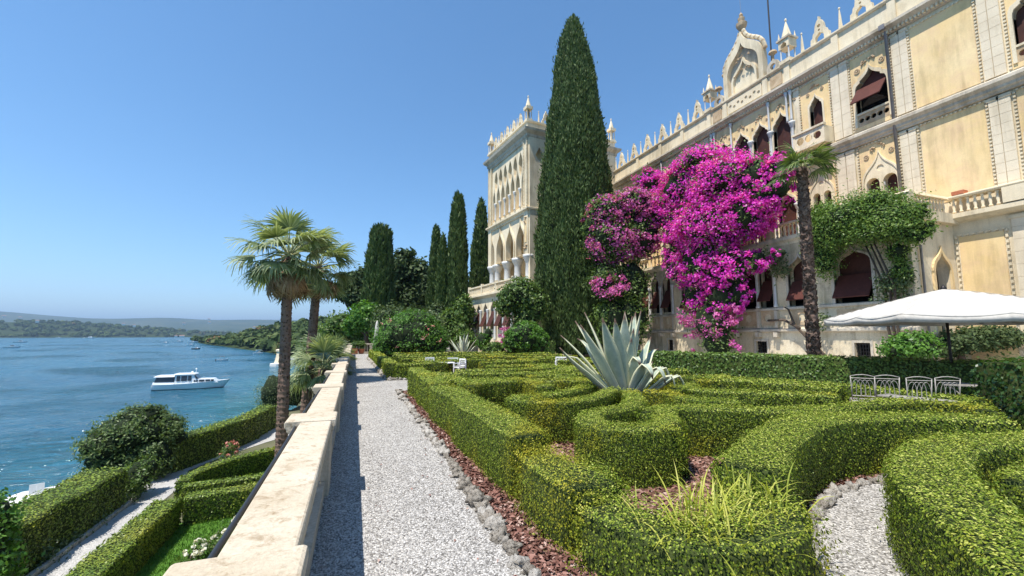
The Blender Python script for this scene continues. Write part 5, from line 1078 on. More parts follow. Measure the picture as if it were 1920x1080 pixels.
def palm(label, base, crown, R_, nlive, ndead, trunk_r, leafmat='palm_leaf', leafL=1.0, pet=1.0, group='tall fan palms by the balustrade', skirt=True, seg=30, up=75, lo=-35):
    base = np.asarray(base, float); crown = np.asarray(crown, float); t = thing('fan_palm', label, 'palm', tuple(base), 0, group); H = crown[2] - base[2]; dx = crown[:2] - base[:2]
    pts = []; rad = []
    k = int(H / .09)
    for i in range(k + 1):
        q = i / k; pts.append((dx[0] * q, dx[1] * q, H * q)); rad.append(trunk_r * (1.12 - .25 * q) * (1 + (.05 if i % 2 else -.03)) * (1 + .35 * math.exp(-q * H * 2.2)))
    MB().tube(pts, rad, 12).obj('trunk', 'palm_trunk', t, smooth=False)
    nb = int(H * (260 if not skirt else 90)); q = rng.uniform(.0, .985, nb); a = rng.uniform(0, 6.283, nb); rr_ = np.interp(q, np.linspace(0, 1, k + 1), rad) * 1.0
    Pb = np.column_stack([dx[0] * q + np.cos(a) * rr_, dx[1] * q + np.sin(a) * rr_, q * H]); Nb = np.column_stack([np.cos(a), np.sin(a), np.full(nb, -.5)])
    link('leaf_bases', leaves_mesh('leaf_bases', Pb, Nb, .15 if not skirt else .09, 'trunk_scale', .7, .25, np.column_stack([np.cos(a) * .5, np.sin(a) * .5, np.ones(nb)]), axj=.2), t, kind='stuff')
    top = np.array([dx[0], dx[1], H])
    def frond(az, el, dead, s):
        key = (leafmat if not dead else 'palm_dead', int(rng.integers(0, 4)))
        if key not in FANS: V, F, rn = fan_leaf(leafL, seg, key[1] + 11, .5 if not dead else 1.3, 2.6 if not dead else 1.5); FANS[key] = raw_mesh('fan_blade', V, F, key[0], rn)
        d = np.array([math.cos(az) * math.cos(el), math.sin(az) * math.cos(el), math.sin(el)]); pl = pet * s; e = top + d * pl + np.array([0, 0, -.10 * pl * math.cos(el)])
        f = MB().tube([top + d * .05, top + d * pl * .55 + np.array([0, 0, .04]), e], [.028, .02, .013], 5).obj('frond', 'petiole' if not dead else 'palm_dead', t)
        o = link('fan_blade', FANS[key], f); o.location = tuple(e)
        el2 = el - R(12) if not dead else el - R(15)
        o.rotation_euler = Matrix.Rotation(az, 3, 'Z').to_4x4().to_3x3() and (Matrix.Rotation(az, 3, 'Z') @ Matrix.Rotation(-el2, 3, 'Y') @ Matrix.Rotation(rng.uniform(-.4, .4), 3, 'X')).to_euler(); o.scale = (s, s, s)
    for i in range(nlive): frond(i * 2.399 + rng.uniform(-.2, .2), R(up + (lo - up) * (i / nlive) ** .8 + rng.uniform(-17, 17)), False, rng.uniform(.85, 1.12))
    for i in range(ndead): frond(i * 2.399 + 1, R(rng.uniform(-84, -42)), True, rng.uniform(.6, .95))
    return t
d1 = ray(545, 560); d1 = d1 / math.hypot(*d1[:2]) * 17.5; c1 = ray(541, 480); c1 = c1 / math.hypot(*c1[:2]) * 17.5
palm('tall fan palm with full silvery crown, nearer of the two', (d1[0], d1[1], LOW), (c1[0], c1[1], EYE + c1[2]), 0, 34, 30, .185, leafL=.98, pet=.98, lo=-48)
d2 = ray(583, 600); d2 = d2 / math.hypot(*d2[:2]) * 21.5; c2 = ray(597, 500); c2 = c2 / math.hypot(*c2[:2]) * 21.5
palm('second tall fan palm partly hidden behind the fuller palm', (d2[0] - .15, d2[1], LOW), (c2[0], c2[1], EYE + c2[2]), 0, 28, 26, .20, leafL=.98, pet=.9, lo=-48)
for k, (px, py, D_, lab) in enumerate([(606, 692, 20.5, 'short fan palm with crown level with the balustrade'), (598, 672, 27, 'low fan palm behind the short one below the balustrade'), (628, 668, 33, 'small fan palm further along below the balustrade')]):
    c_ = ray(px, py); c_ = c_ / math.hypot(*c_[:2]) * D_; palm(lab, (c_[0], c_[1], LOW), (c_[0], c_[1], EYE + c_[2]), 0, 20, 4, .22, leafL=1.12, pet=.75, group='short fan palms below the balustrade', up=80, lo=-30)
FANS.clear()
pb = onx(1526, 665, 13.2); pt = onx(1503, 315, 13.2)
palm('slender palm with rough trunk standing in front of the villa', (pb[0], pb[1], 0), (13.2, pt[1], pt[2]), 0, 15, 0, .155, 'palm_leaf_dark', .62, .42, group=None, up=70, lo=-25, seg=26, skirt=False)

# ============================================================ CLIMBERS ON THE VILLA
bx = 19.2
bg_ = thing('bougainvillea', 'huge magenta bougainvillea climbing over the villa loggia', 'bougainvillea', tuple(onx(1335, 640, bx)[:2]) + (0,)); o0 = np.array(bg_.location)
def vb(px, py, rx, ry, x=bx, w=1): c = onx(px, py, x); Z = depth(c[0], c[1]); return (c[0], c[1], c[2], pxm(Z, rx) * .75, pxm(Z, rx) * 1.05, pxm(Z, ry), w)
MBL = [vb(1360, 345, 75, 52), vb(1420, 335, 55, 45), vb(1285, 350, 55, 50), vb(1230, 375, 35, 30, 19.6), vb(1340, 420, 85, 50), vb(1280, 430, 45, 50), vb(1400, 400, 60, 45), vb(1455, 325, 35, 26, 19.0), vb(1320, 490, 55, 55, 19.0), vb(1365, 500, 45, 45, 19.0), vb(1305, 555, 30, 40, 19.0), vb(1350, 555, 34, 36, 18.9), vb(1415, 490, 28, 22, 19.3), vb(1385, 545, 22, 40, 19.2), vb(1215, 345, 34, 30, 19.4), vb(1245, 395, 45, 40, 19.2), vb(1472, 318, 24, 24, 19.0), vb(1435, 370, 42, 38, 19.1), vb(1310, 310, 60, 28, 19.3), vb(1270, 490, 30, 50, 19.1), vb(1460, 475, 16, 10, 19.1), vb(1462, 352, 26, 24, 19.0)]
for i, bb in enumerate(((1335, 600, 40, 50), (1350, 640, 36, 30), (1312, 640, 25, 25))): pass
trunk(bg_, [(0, 0, 0), (.1, .1, 1.5), (.2, -.1, 3.5), (.3, .2, 6.5)], [.16, .14, .12, .06], name='stem')
foliage('leaves', MBL + [vb(1335, 600, 42, 55, 19.0), vb(1345, 640, 36, 35, 19.0)], 15000, .15, 'shrub_leaf', bg_, o0, core='tree_core', core_r=.74, clump=.2, shell=.25)
foliage('bracts', MBL, 56000, .14, 'bougain_bract', bg_, o0, clump=.12, shell=.10, aspect=.75, nclump=1150, upb=.6)
foliage('bracts', [vb(1300, 600, 30, 35, 18.9), vb(1345, 600, 34, 40, 18.8), vb(1380, 585, 14, 40, 19.0), vb(1380, 645, 14, 26, 19.0), vb(1295, 640, 12, 20, 19.0)], 2200, .12, 'bougain_pale', bg_, o0, clump=.13, shell=.1, aspect=.75, nclump=70)
ZB = 29.0
def db(px, py, rx, ry, Z=ZB): c = at_depth(px, py, Z); return (c[0], c[1], c[2], pxm(Z, rx), pxm(Z, rx) * .9, pxm(Z, ry))
c = at_depth(1170, 640, ZB); b2 = thing('bougainvillea', 'paler faded bougainvillea between the big cypress and the magenta one', 'bougainvillea', (c[0], c[1], 0)); o0 = np.array(b2.location)
PBL = [db(1140, 400, 40, 34), db(1190, 385, 40, 32), db(1150, 450, 48, 45), db(1205, 440, 34, 45), db(1140, 525, 34, 36), db(1185, 530, 34, 50), db(1185, 600, 34, 45), db(1150, 600, 34, 45), db(1110, 420, 20, 26)]
trunk(b2, [(0, 0, 0), (.1, .1, 2.5), (.2, .1, 7)], [.14, .12, .05], name='stem')
foliage('leaves', PBL, 16000, .19, 'shrub_leaf', b2, o0, core='tree_core', core_r=.78, clump=.18, shell=.2)
foliage('bracts', PBL[:4] + PBL[8:], 9000, .16, 'bougain_pale', b2, o0, clump=.13, shell=.08, aspect=.75, nclump=280)
foliage('bracts', [db(1148, 535, 36, 18, ZB - 1), db(1215, 385, 30, 24, ZB - .5)], 1600, .15, 'bougain_pale', b2, o0, clump=.16, shell=.12, aspect=.75, nclump=50)
jx = 19.7
jv = thing('jasmine_vine', 'bushy green climbing vine hanging over the loggia corner', 'vine', tuple(onx(1690, 640, 20.1)[:2]) + (0,)); o0 = np.array(jv.location)
JB = [vb(1600, 405, 62, 38, jx), vb(1660, 410, 55, 38, jx), vb(1700, 425, 32, 32, jx), vb(1560, 430, 38, 45, jx), vb(1655, 432, 60, 20, jx), vb(1545, 480, 22, 44, jx + .2), vb(1685, 470, 22, 18, jx + .2), vb(1540, 430, 30, 40, jx), vb(1720, 440, 22, 20, jx), vb(1545, 395, 22, 18, jx), vb(1725, 395, 16, 14, jx), vb(1640, 378, 40, 16, jx), vb(1690, 500, 14, 30, jx + .3), vb(1740, 425, 10, 14, jx)]
foliage('leaves', JB, 34000, .115, 'vine_leaf', jv, o0, clump=.24, shell=.22, core='tree_core', core_r=.7, aspect=.4)
for a, b_, c_ in ((0, .0, 0), (.12, .25, .1), (-.1, -.2, .2)): MB().tube([(a, b_, 0), (a + .1, b_ + .3, 2.2), (a - .1, b_ + .15, 3.6), (a - .3, b_ + .6, 5.4)], [.06, .05, .045, .03], 7).obj('stem', 'bark', jv, smooth=True)
foliage('lower_leaves', [vb(1670, 540, 26, 26, 20.2), vb(1690, 520, 14, 24, 20.2)], 1800, .12, 'grey_leaf', jv, o0, clump=.3, shell=.3)
wv = thing('climbing_vine', 'bare twisting vine stem on the loggia wall beside the slender palm', 'vine', tuple(onx(1545, 660, 20.2)[:2]) + (0,)); o0 = np.array(wv.location)
for P_ in ([(1548, 668), (1520, 640), (1490, 610), (1478, 580), (1470, 575)], [(1500, 616), (1470, 600), (1440, 601)]):
    MB().tube([np.append(onx(a, b_, 20.25), [])[:3] - o0 for a, b_ in P_], [.07, .06, .055, .045, .03][:len(P_)], 7).obj('stem', 'bark', wv, smooth=True)
foliage('leaves', [vb(1462, 500, 16, 26, 20.2), vb(1545, 600, 10, 20, 20.2)], 900, .12, 'grey_leaf', wv, o0, clump=.3, shell=.3)
pxshrub('oval_shrub', 'bright green rounded shrub behind the tall hedge under the parasol', 'shrub', 15.5, [(1712, 650, 40, 26), (1690, 658, 30, 18)], 5200, .12, 'bright_leaf')
pxshrub('spreading_tree', 'dark low spreading tree beside the villa wall behind the parasol', 'tree', 17, [(1800, 640, 50, 18), (1850, 632, 55, 18), (1905, 636, 50, 16), (1780, 655, 30, 16)], 9000, .13, 'pine_leaf', stem=.16, core_r=.6)

# ============================================================ AGAVES AND GRASS TUFTS
def strap(az, el, L, w, droop, n=11, dpos=.55, chan=.22, roll=0, kink=None):
    V = []; E = []; d = np.array([math.cos(az), math.sin(az)]); sd = np.array([-d[1], d[0]]); p = np.array([0., 0., 0.]); a = el; st = L / (n - 1)
    for i in range(n):
        q = i / (n - 1); ww = w * (.62 + 1.15 * q - 1.0 * q * q) * min(1, (1 - q) / .38 + .02) ** .8 * (1 if q > .04 else .9)
        nrm = np.array([-math.sin(a) * d[0], -math.sin(a) * d[1], math.cos(a)])
        for s in (-1, -.5, 0, .5, 1):
            o = np.array([sd[0], sd[1], 0]) * s * ww * .5 + nrm * (chan * ww * (s * s) * (1 - .6 * q)); V.append(p + o); E.append(abs(s) if abs(s) < 1 else 1.0)
        p = p + np.array([d[0] * math.cos(a), d[1] * math.cos(a), math.sin(a)]) * st
        if q > dpos: a -= droop * st / (L * (1 - dpos)) 
        if kink is not None and abs(q - kink) < .5 / (n - 1): a -= R(75)
    F = [(i * 5 + j, i * 5 + j + 1, (i + 1) * 5 + j + 1, (i + 1) * 5 + j) for i in range(n - 1) for j in range(4)]
    return np.array(V), np.array(F), np.array(E)
def agave(label, base, leaves, group):
    t = thing('agave', label, 'agave', tuple(base), 0, group)
    for az, el, L, w, dr, dp, kk in leaves:
        V, F, E = strap(az, el, L, w, dr, 14, dp, .20, 0, kk); me = raw_mesh('leaf', V + np.array([math.cos(az) * .06, math.sin(az) * .06, .12]), F, 'agave_leaf', np.repeat(np.linspace(0, 1, 14), 5), True, ('edge', E))
        o = link('leaf', me, t); m_ = o.modifiers.new('thick', 'SOLIDIFY'); m_.thickness = .022; m_.offset = -1
    for k in range(7):
        az = k * .9 + .3; V, F, E = strap(az, R(22), leaves[-1][2] * .55, .16, R(55), 8, .2, .3); o = link('dry_leaf', raw_mesh('dry_leaf', V + np.array([math.cos(az) * .08, math.sin(az) * .08, .08]), F, 'palm_dead', np.full(len(V), .5), True), t)
    MB().lathe([(.16, 0), (.22, .08), (.16, .26), (.05, .34)], 10).obj('heart', 'petiole', t, smooth=True)
ag = at_depth(1172, 722, 9.5); L_ = []
right = -YAW    # azimuth of the picture's right-hand side
def pa(side, back): return math.atan2(back, side) + right   # azimuth from the picture's right / away axes
rr = random.Random(5)
for i in range(9): L_.append((pa(rr.uniform(-1, 1), rr.uniform(-.6, 1)), R(rr.uniform(76, 87)), rr.uniform(1.6, 2.15), .32, R(rr.uniform(-4, 6)), .6, None))
for s_, b_, el, L, dr, dp, kk in [(-1, -.35, 40, 1.65, -12, .6, None), (-1, .1, 52, 1.7, 10, .5, None), (-.9, -.5, 58, 1.75, 0, .6, None), (-1, .5, 62, 1.8, 5, .6, None), (-.7, -.8, 66, 1.75, 0, .6, None), (-.5, -1, 70, 1.7, 4, .6, None), (-.9, .9, 55, 1.6, 60, .7, None), (-1, -.1, 47, 1.45, 110, .75, None),
                              (1, -.4, 42, 1.55, 95, .55, .66), (1, 0, 50, 1.6, 90, .6, .72), (.8, -.7, 55, 1.55, 80, .6, .7), (.6, -1, 62, 1.5, 100, .65, .72), (1, .5, 58, 1.7, 90, .7, None), (.5, .9, 68, 1.75, 4, .6, None), (.75, .4, 65, 1.8, 8, .6, None), (.35, -1, 72, 1.45, 120, .7, .74), (1, -.15, 35, 1.7, 80, .62, .7), (.1, -1, 76, 1.65, 5, .6, None), (-.2, -1, 78, 1.7, 2, .6, None), (.95, .8, 48, 1.5, 30, .5, None), (-.8, .2, 70, 1.85, 4, .6, None)]:
    L_.append((pa(s_, b_), R(el), L * (1.2 if s_ < 0 else .95), rr.uniform(.32, .40), R(dr), dp, kk))
agave('large grey green agave with bent leaf tips in the middle of the parterre', (ag[0], ag[1], 0), L_, None)
ag = at_depth(868, 668, 29); L2 = []
for i in range(20): a = i * 2.4; L2.append((a, R(rr.uniform(48, 86)), rr.uniform(1.1, 1.7), .19, R(rr.uniform(0, 20)), .6, None))
agave('smaller pale agave beside the white garden chairs', (ag[0], ag[1], 0), [(a, e, L * 1.05, w, d, p, k) for a, e, L, w, d, p, k in L2], None)
def tuft(label, base, n, L, mat, spread=1.0, w=.012):
    V = []; F = []; rn = []; k = 0
    for i in range(n):
        az = rng.uniform(0, 6.28); el = R(rng.uniform(20, 80)); l = L * rng.uniform(.5, 1.15); v, f, e = strap(az, el, l, w, R(rng.uniform(20, 100)), 7, .3, .05)
        off = np.array([rng.normal(0, .09 * spread), rng.normal(0, .09 * spread), 0]); V.append(v + off); F.append(f + k); k += len(v); rn += [rng.uniform(0, 1)] * len(v)
    t = thing('grass_tuft', label, 'grass', tuple(base)); link('blades', raw_mesh('blades', np.vstack(V), np.vstack(F), mat, np.array(rn), True), t, kind='stuff')
tuft('yellow green grass tuft growing out of the front corner hedge', (2.30, 2.48, .34), 150, .47, 'yellow_grass', 2.0)
tuft('smaller yellow grass tuft at the right of the front corner hedge', (2.85, 2.58, .38), 60, .42, 'yellow_grass', 1.3)
q = onz(832, 712, .6); tuft('small spiky yellow plant on the long border hedge', (q[0], q[1], .45), 60, .5, 'yellow_grass', 1.5)

# ============================================================ PARASOLS
def parasol():
    P0 = at_depth(1790, 740, 9.8); x, y = P0[0], P0[1]
    t = thing('parasol', 'large square off white parasol open over the metal chairs', 'parasol', (x, y, 0), R(-34.2))
    zr, za, hw = 2.10, 2.72, 1.74
    n = 24; V = []; F = []
    for i in range(n + 1):
        for j in range(n + 1):
            a = -1 + 2 * i / n; b = -1 + 2 * j / n; m_ = max(abs(a), abs(b)); z = za - (za - zr) * (m_ ** 1.12)
            # cloth sags between the eight ribs
            ang = math.atan2(b, a); rib = abs(math.sin(2 * ang)); rib2 = abs(math.sin(4 * ang)); z -= .06 * m_ ** 2 * rib2
            V.append((a * hw, b * hw, z))
    for i in range(n):
        for j in range(n): q = i * (n + 1) + j; F.append((q, q + 1, q + n + 2, q + n + 1))
    me = raw_mesh('canopy', np.array(V), np.array(F), 'canvas', smooth=True); c = link('canopy', me, t); s = c.modifiers.new('thick', 'SOLIDIFY'); s.thickness = .012
    # hanging valance
    V = []; F = []; per = []
    for i in range(n): per.append((-1 + 2 * i / n, -1))
    for i in range(n): per.append((1, -1 + 2 * i / n))
    for i in range(n): per.append((1 - 2 * i / n, 1))
    for i in range(n): per.append((-1, 1 - 2 * i / n))
    for k, (a, b) in enumerate(per):
        ang = math.atan2(b, a); rib2 = abs(math.sin(4 * ang)); z = zr - .06 * rib2; wv = -.012 + .008 * math.sin(k * .7)
        V += [(a * hw, b * hw, z), (a * (hw + wv), b * (hw + wv), z - .15 + .035 * rib2)]
    m2 = len(per); F = [(2 * k, 2 * k + 1, 2 * ((k + 1) % m2) + 1, 2 * ((k + 1) % m2)) for k in range(m2)]
    v = link('valance', raw_mesh('valance', np.array(V), np.array(F), 'canvas', smooth=True), t); s = v.modifiers.new('thick', 'SOLIDIFY'); s.thickness = .008
    MB().tube([(0, 0, 0), (0, 0, za + .02)], .028, 10).obj('pole', 'dark_metal', t, smooth=True)
    MB().lathe([(.05, za - .02), (.06, za + .03), (.03, za + .07), (.01, za + .10)], 10).obj('finial', 'dark_metal', t, smooth=True)
    MB().box(-.35, .35, -.35, .35, 0, .08).obj('base', 'dark_metal', t)
    for k in range(8):
        a = k * math.pi / 4; m_ = hw / max(abs(math.cos(a)), abs(math.sin(a))); e = (math.cos(a) * m_, math.sin(a) * m_)
        MB().tube([(0, 0, za - .05), (e[0] * .99, e[1] * .99, zr - .02)], .012, 5).obj('rib', 'dark_metal', t)
        MB().tube([(0, 0, za + .006)] + [(e[0] * q, e[1] * q, za - (za - zr) * q ** 1.12 + .008) for q in (.2, .4, .6, .8, 1)], .007, 5).obj('seam', 'canvas_seam', t)
        MB().tube([(0, 0, za - .62), (e[0] * .5, e[1] * .5, (za + zr) / 2 - .05)], .010, 5).obj('strut', 'dark_metal', t)
    return t
parasol()
c = at_depth(706, 640, 38.5); t = thing('closed_parasol', 'closed white parasol standing behind the round oleander', 'parasol', (c[0], c[1], 0)); tz = at_depth(706, 601, 38.5)[2]
MB().lathe([(.16, tz - 2.1), (.30, tz - 1.95), (.26, tz - 1.5), (.20, tz - .8), (.12, tz - .25), (.03, tz)], 7).obj('folded_canopy', 'canvas', t, smooth=True)
MB().tube([(0, 0, 0), (0, 0, tz - 1.9)], .035, 8).obj('pole', 'dark_metal', t, smooth=True); MB().lathe([(.35, 0), (.35, .08), (.05, .12)], 12).obj('base', 'dark_metal', t)

# ============================================================ CHAIRS AND TABLES
def iron_chair(label, p, rz):
    t = thing('garden_chair', label, 'chair', (p[0], p[1], 0.012), rz, 'metal chairs in the shade of the parasol'); w = .165
    MB().tube([(-w, 0, .45), (-w - .015, -.05, .92)], .009, 6).obj('back_post', 'iron_white', t, smooth=True); MB().tube([(w, 0, .45), (w + .015, -.05, .92)], .009, 6).obj('back_post', 'iron_white', t, smooth=True)
    MB().tube([(-w - .018, -.05, .915), (-w * .5, -.052, .94), (0, -.053, .948), (w * .5, -.052, .94), (w + .018, -.05, .915)], .009, 6).obj('top_rail', 'iron_white', t, smooth=True)
    MB().tube([(-w - .013, -.044, .88), (w + .013, -.044, .88)], .007, 5).obj('cross_rail', 'iron_white', t); MB().tube([(-w, -.01, .55), (w, -.01, .55)], .009, 5).obj('cross_rail', 'iron_white', t)
    for k in range(4):
        c_ = -w + (2 * w) * (k + 1) / 5; hw = .072; pts = []
        for i in range(11): a = math.pi * i / 10; pts.append((c_ - hw * math.cos(a), -.015 - .03 * math.sin(a), .55 + .30 * math.sin(a) ** .7))
        MB().tube(pts, .005, 5).obj('back_arch', 'iron_white', t)
    m = MB()
    for k in range(9): x = -w + 2 * w * k / 8; m.tube([(x, 0, .452), (x, .42, .452)], .006, 4)
    m.tube([(-w, 0, .45), (w, 0, .45), (w, .42, .45), (-w, .42, .45), (-w, 0, .45)], .011, 6); m.obj('seat', 'iron_white', t)
    for x, y, dx, dy in ((-w, 0, -.02, -.06), (w, 0, .02, -.06), (-w, .42, -.02, .04), (w, .42, .02, .04)): MB().tube([(x, y, .45), (x + dx, y + dy, 0)], .012, 6).obj('leg', 'iron_white', t)
CH = [((1616, 705), 'beside the sunlit part of the tall hedge'), ((1661, 706), 'second from the sunlit part of the tall hedge'), ((1720, 709), 'between the parasol pole and a matching pair'), ((1773, 709), 'right next to the parasol pole')]
for (px, lab) in CH:
    p = onz(px[0], px[1], .93); iron_chair('pale metal chair with gothic arched back ' + lab, p, R(-45 + random.uniform(-9, 9)))
p = onz(1818, 722, .72); t = thing('folding_table', 'small pale folding table with crossed legs next to the laurel hedge', 'table', (p[0], p[1], .012), R(-60))
MB().box(-.38, .38, -.3, .3, .70, .725).obj('table_top', 'iron_white', t)
for y in (-.26, .26):
    MB().tube([(-.3, y, 0), (.3, y, .70)], .012, 6).obj('leg', 'iron_white', t); MB().tube([(.3, y * .95, 0), (-.3, y * .95, .70)], .012, 6).obj('leg', 'iron_white', t)
a_ = onz(1690, 738, .66); b_ = onz(1770, 746, .66)
t = thing('long_table', 'long narrow white table top in front of the metal chairs', 'table', ((a_[0] + b_[0]) / 2 + .25, (a_[1] + b_[1]) / 2 + .2, .012), math.atan2(b_[1] - a_[1], b_[0] - a_[0]))
MB().box(-.5, .5, -.25, .25, .555, .58).obj('table_top', 'iron_white', t)
for x in (-.42, .42):
    for y in (-.2, .2): MB().tube([(x, y, 0), (x, y, .555)], .016, 6).obj('leg', 'iron_white', t)
def lattice_chair(label, p, rz, w=.3, name='white_chair', cat='chair', h=.86):
    t = thing(name, label, cat, (p[0], p[1], .012), rz, 'white lattice garden seats'); m = MB()
    m.box(-w, -w + .04, -.02, .02, 0, h); m.obj('back_post', 'white_paint', t); MB().box(w - .04, w, -.02, .02, 0, h).obj('back_post', 'white_paint', t)
    MB().box(-w, w, -.022, .022, h - .05, h + .003).obj('top_rail', 'white_paint', t); MB().box(-w, w, -.021, .021, .42, .45).obj('cross_rail', 'white_paint', t)
    k = int(w / .075)
    m = MB()
    for i in range(k * 2):
        x = -w + .04 + (2 * w - .12) * i / (2 * k); m.tube([(x, 0, .44), (x + .08, 0, h - .04)], .009, 4); m.tube([(x + .08, .004, .44), (x, .004, h - .04)], .009, 4)
    m.obj('back_lattice', 'white_paint', t)
    MB().box(-w, w, .0, .36, .36, .39).obj('seat', 'white_paint', t)
    for x in (-w + .02, w - .02): MB().box(x - .02, x + .02, .32, .36, 0, .52).obj('leg', 'white_paint', t); MB().box(x - .025, x + .025, 0.02, .36, .52, .545).obj('arm', 'white_paint', t)
for px, lab, w, rz in (((1052, 668.5), 'white lattice bench seat left of the large agave', .34, R(150)), ((806, 669.5), 'white lattice chair in front of the round oleander', .27, R(175)), ((849, 670), 'white lattice chair beside the small agave', .32, R(170)), ((868, 672), 'white lattice chair turned sideways by the small agave', .26, R(120))):
    p = onz(px[0], px[1] + 1, .72); lattice_chair(lab, p, rz, w * .72, h=.72)
p = onz(836, 680, .56); t = thing('round_table', 'low round white table between the lattice chairs', 'table', (p[0], p[1], .012)); MB().lathe([(.36, .53), (.38, .54), (.38, .56), (.36, .565)], 24).obj('table_top', 'white_paint', t); MB().lathe([(.24, 0), (.2, .04), (.04, .08), (.04, .53)], 12).obj('pedestal', 'white_paint', t, smooth=True)

# ============================================================ BOATS
def loft(secs):   # list of rings (same count)
    n = len(secs[0]); V = [p for s in secs for p in s]; F = [(i * n + j, i * n + j + 1, (i + 1) * n + j + 1, (i + 1) * n + j) for i in range(len(secs) - 1) for j in range(n - 1)]
    m = MB(); m.add(V, F); m.f.append(tuple(range(n))); m.f.append(tuple((len(secs) - 1) * n + j for j in range(n))); return m
def hull_secs(L, B, Hs, Hb, n=13):
    S = []
    for i in range(n):
        q = i / (n - 1); x = -L / 2 + L * q; b = B / 2 * (1 - max(0, (q - .45) / .55) ** 2.2) * (.92 + .08 * min(1, q * 4)); b = max(b, .02); h = Hs + (Hb - Hs) * q ** 2.0; kx = x - .10 * L * max(0, q - .7) / .3 * 0
        bw = b * (.86 if q < .7 else .86 - .5 * (q - .7) / .3); rk = .085 * L * max(0, (q - .6) / .4) ** 1.5
        S.append([(x, -b, h), (x - rk, -bw, .12), (x - rk * 1.1, -bw * .75, -.25), (x - rk * 1.2, 0, -.4), (x - rk * 1.1, bw * .75, -.25), (x - rk, bw, .12), (x, b, h)])
    return S
p0 = onz(296, 731, LAKE); p1 = onz(424, 726, LAKE); mid = (p0 + p1) / 2; az = math.atan2(p1[1] - p0[1], p1[0] - p0[0]); LB = 11.9
y = thing('motor_yacht', 'white cabin motor yacht with covered stern moored on the lake', 'yacht', (mid[0], mid[1], LAKE), az)
S = hull_secs(LB, 3.5, 1.0, 1.55); loft(S).obj('hull', 'gelcoat', y, smooth=True)
loft([[(x, yy * 1.015, z) for x, yy, z in [s[1], s[2], s[3], s[4], s[5]]] for s in S]).obj('waterline_stripe', 'antifoul', y, smooth=True)
MB().plate([(a[0][0], a[0][1] + .02) for a in S] + [(a[6][0], a[6][1] - .02) for a in S[::-1]], [], 0, .02) if False else None
dk = MB(); dk.add([(s[0][0], s[0][1] * .985, s[0][2] - .03) for s in S] + [(s[6][0], s[6][1] * .985, s[6][2] - .03) for s in S], [(i, i + 1, len(S) + i + 1, len(S) + i) for i in range(len(S) - 1)]); dk.obj('deck', 'gelcoat', y)
def cabin(name, x0, x1, b0, b1, z0, z1, rake0, rake1, mat='gelcoat'):
    m = MB(); m.add([(x0, -b0, z0), (x1, -b1, z0), (x1, b1, z0), (x0, b0, z0), (x0 + rake0, -b0 * .88, z1), (x1 - rake1, -b1 * .85, z1), (x1 - rake1, b1 * .85, z1), (x0 + rake0, b0 * .88, z1)], [(0, 1, 2, 3), (4, 7, 6, 5), (0, 4, 5, 1), (1, 5, 6, 2), (2, 6, 7, 3), (3, 7, 4, 0)]); return bevel(m.obj(name, mat, y), .05, 2)
cabin('coach_roof', -1.0, 4.2, 1.5, 1.05, 1.05, 1.85, .1, .8)
cabin('wheelhouse', -2.6, 1.0, 1.45, 1.4, 1.0, 2.75, .05, .75)
cabin('wheelhouse_roof', -2.75, .55, 1.5, 1.4, 2.74, 2.90, .1, .25)
cabin('stern_canopy', -5.75, -2.6, 1.5, 1.5, 2.35, 2.62, .3, -.05)
cabin('stern_coaming', -5.8, -2.6, 1.62, 1.55, 1.0, 1.45, .0, .0)
cabin('stern_enclosure', -5.6, -2.65, 1.46, 1.42, 1.45, 2.36, .25, 0, 'glass_dark')
for sgn in (-1, 1):
    for x0, x1 in ((-2.3, -1.75), (-1.6, -.7), (-.55, -.05)):
        MB().add([(x0, sgn * 1.47, 1.55), (x1, sgn * 1.45, 1.55), (x1, sgn * 1.30, 2.5), (x0, sgn * 1.32, 2.5), (x0, sgn * 1.42, 1.55), (x1, sgn * 1.40, 1.55), (x1, sgn * 1.25, 2.5), (x0, sgn * 1.27, 2.5)], [(0, 1, 2, 3), (4, 7, 6, 5), (0, 4, 5, 1), (1, 5, 6, 2), (2, 6, 7, 3), (3, 7, 4, 0)]).obj('side_window', 'glass_dark', y)
    for x0, x1 in ((.35, .95), (1.15, 1.95), (2.15, 2.85), (3.0, 3.4)):
        b_ = 1.5 - .45 * (x0 + 1) / 5.2; MB().add([(x0, sgn * (b_ + .03), 1.34), (x1, sgn * (b_ - .03), 1.34), (x1, sgn * (b_ - .10), 1.68), (x0, sgn * (b_ - .05), 1.68), (x0, sgn * (b_ - .1), 1.34), (x1, sgn * (b_ - .15), 1.34), (x1, sgn * (b_ - .2), 1.68), (x0, sgn * (b_ - .2), 1.68)], [(0, 1, 2, 3), (4, 7, 6, 5), (0, 4, 5, 1), (1, 5, 6, 2), (2, 6, 7, 3), (3, 7, 4, 0)]).obj('cabin_window', 'glass_dark', y)
MB().add([(1.02, -1.1, 1.95), (1.02, 1.1, 1.95), (.38, 1.05, 2.6), (.38, -1.05, 2.6), (.92, -1.1, 1.9), (.92, 1.1, 1.9), (.28, 1.05, 2.55), (.28, -1.05, 2.55)], [(0, 1, 2, 3), (4, 7, 6, 5), (0, 4, 5, 1), (1, 5, 6, 2), (2, 6, 7, 3), (3, 7, 4, 0)]).obj('windscreen', 'glass_dark', y)
MB().tube([(.3, 0, 2.9), (.35, 0, 3.55)], .04, 6).obj('mast', 'gelcoat', y); MB().lathe([(.02, 3.5), (.16, 3.55), (.16, 3.7), (.02, 3.78)], 10, (.35, 0, 0)).obj('radar', 'gelcoat', y, smooth=True)
MB().tube([(4.3, -.9, 2.0), (5.7, -.25, 2.15), (5.9, 0, 2.16), (5.7, .25, 2.15), (4.3, .9, 2.0)], .02, 5).obj('bow_rail', 'boat_trim', y)
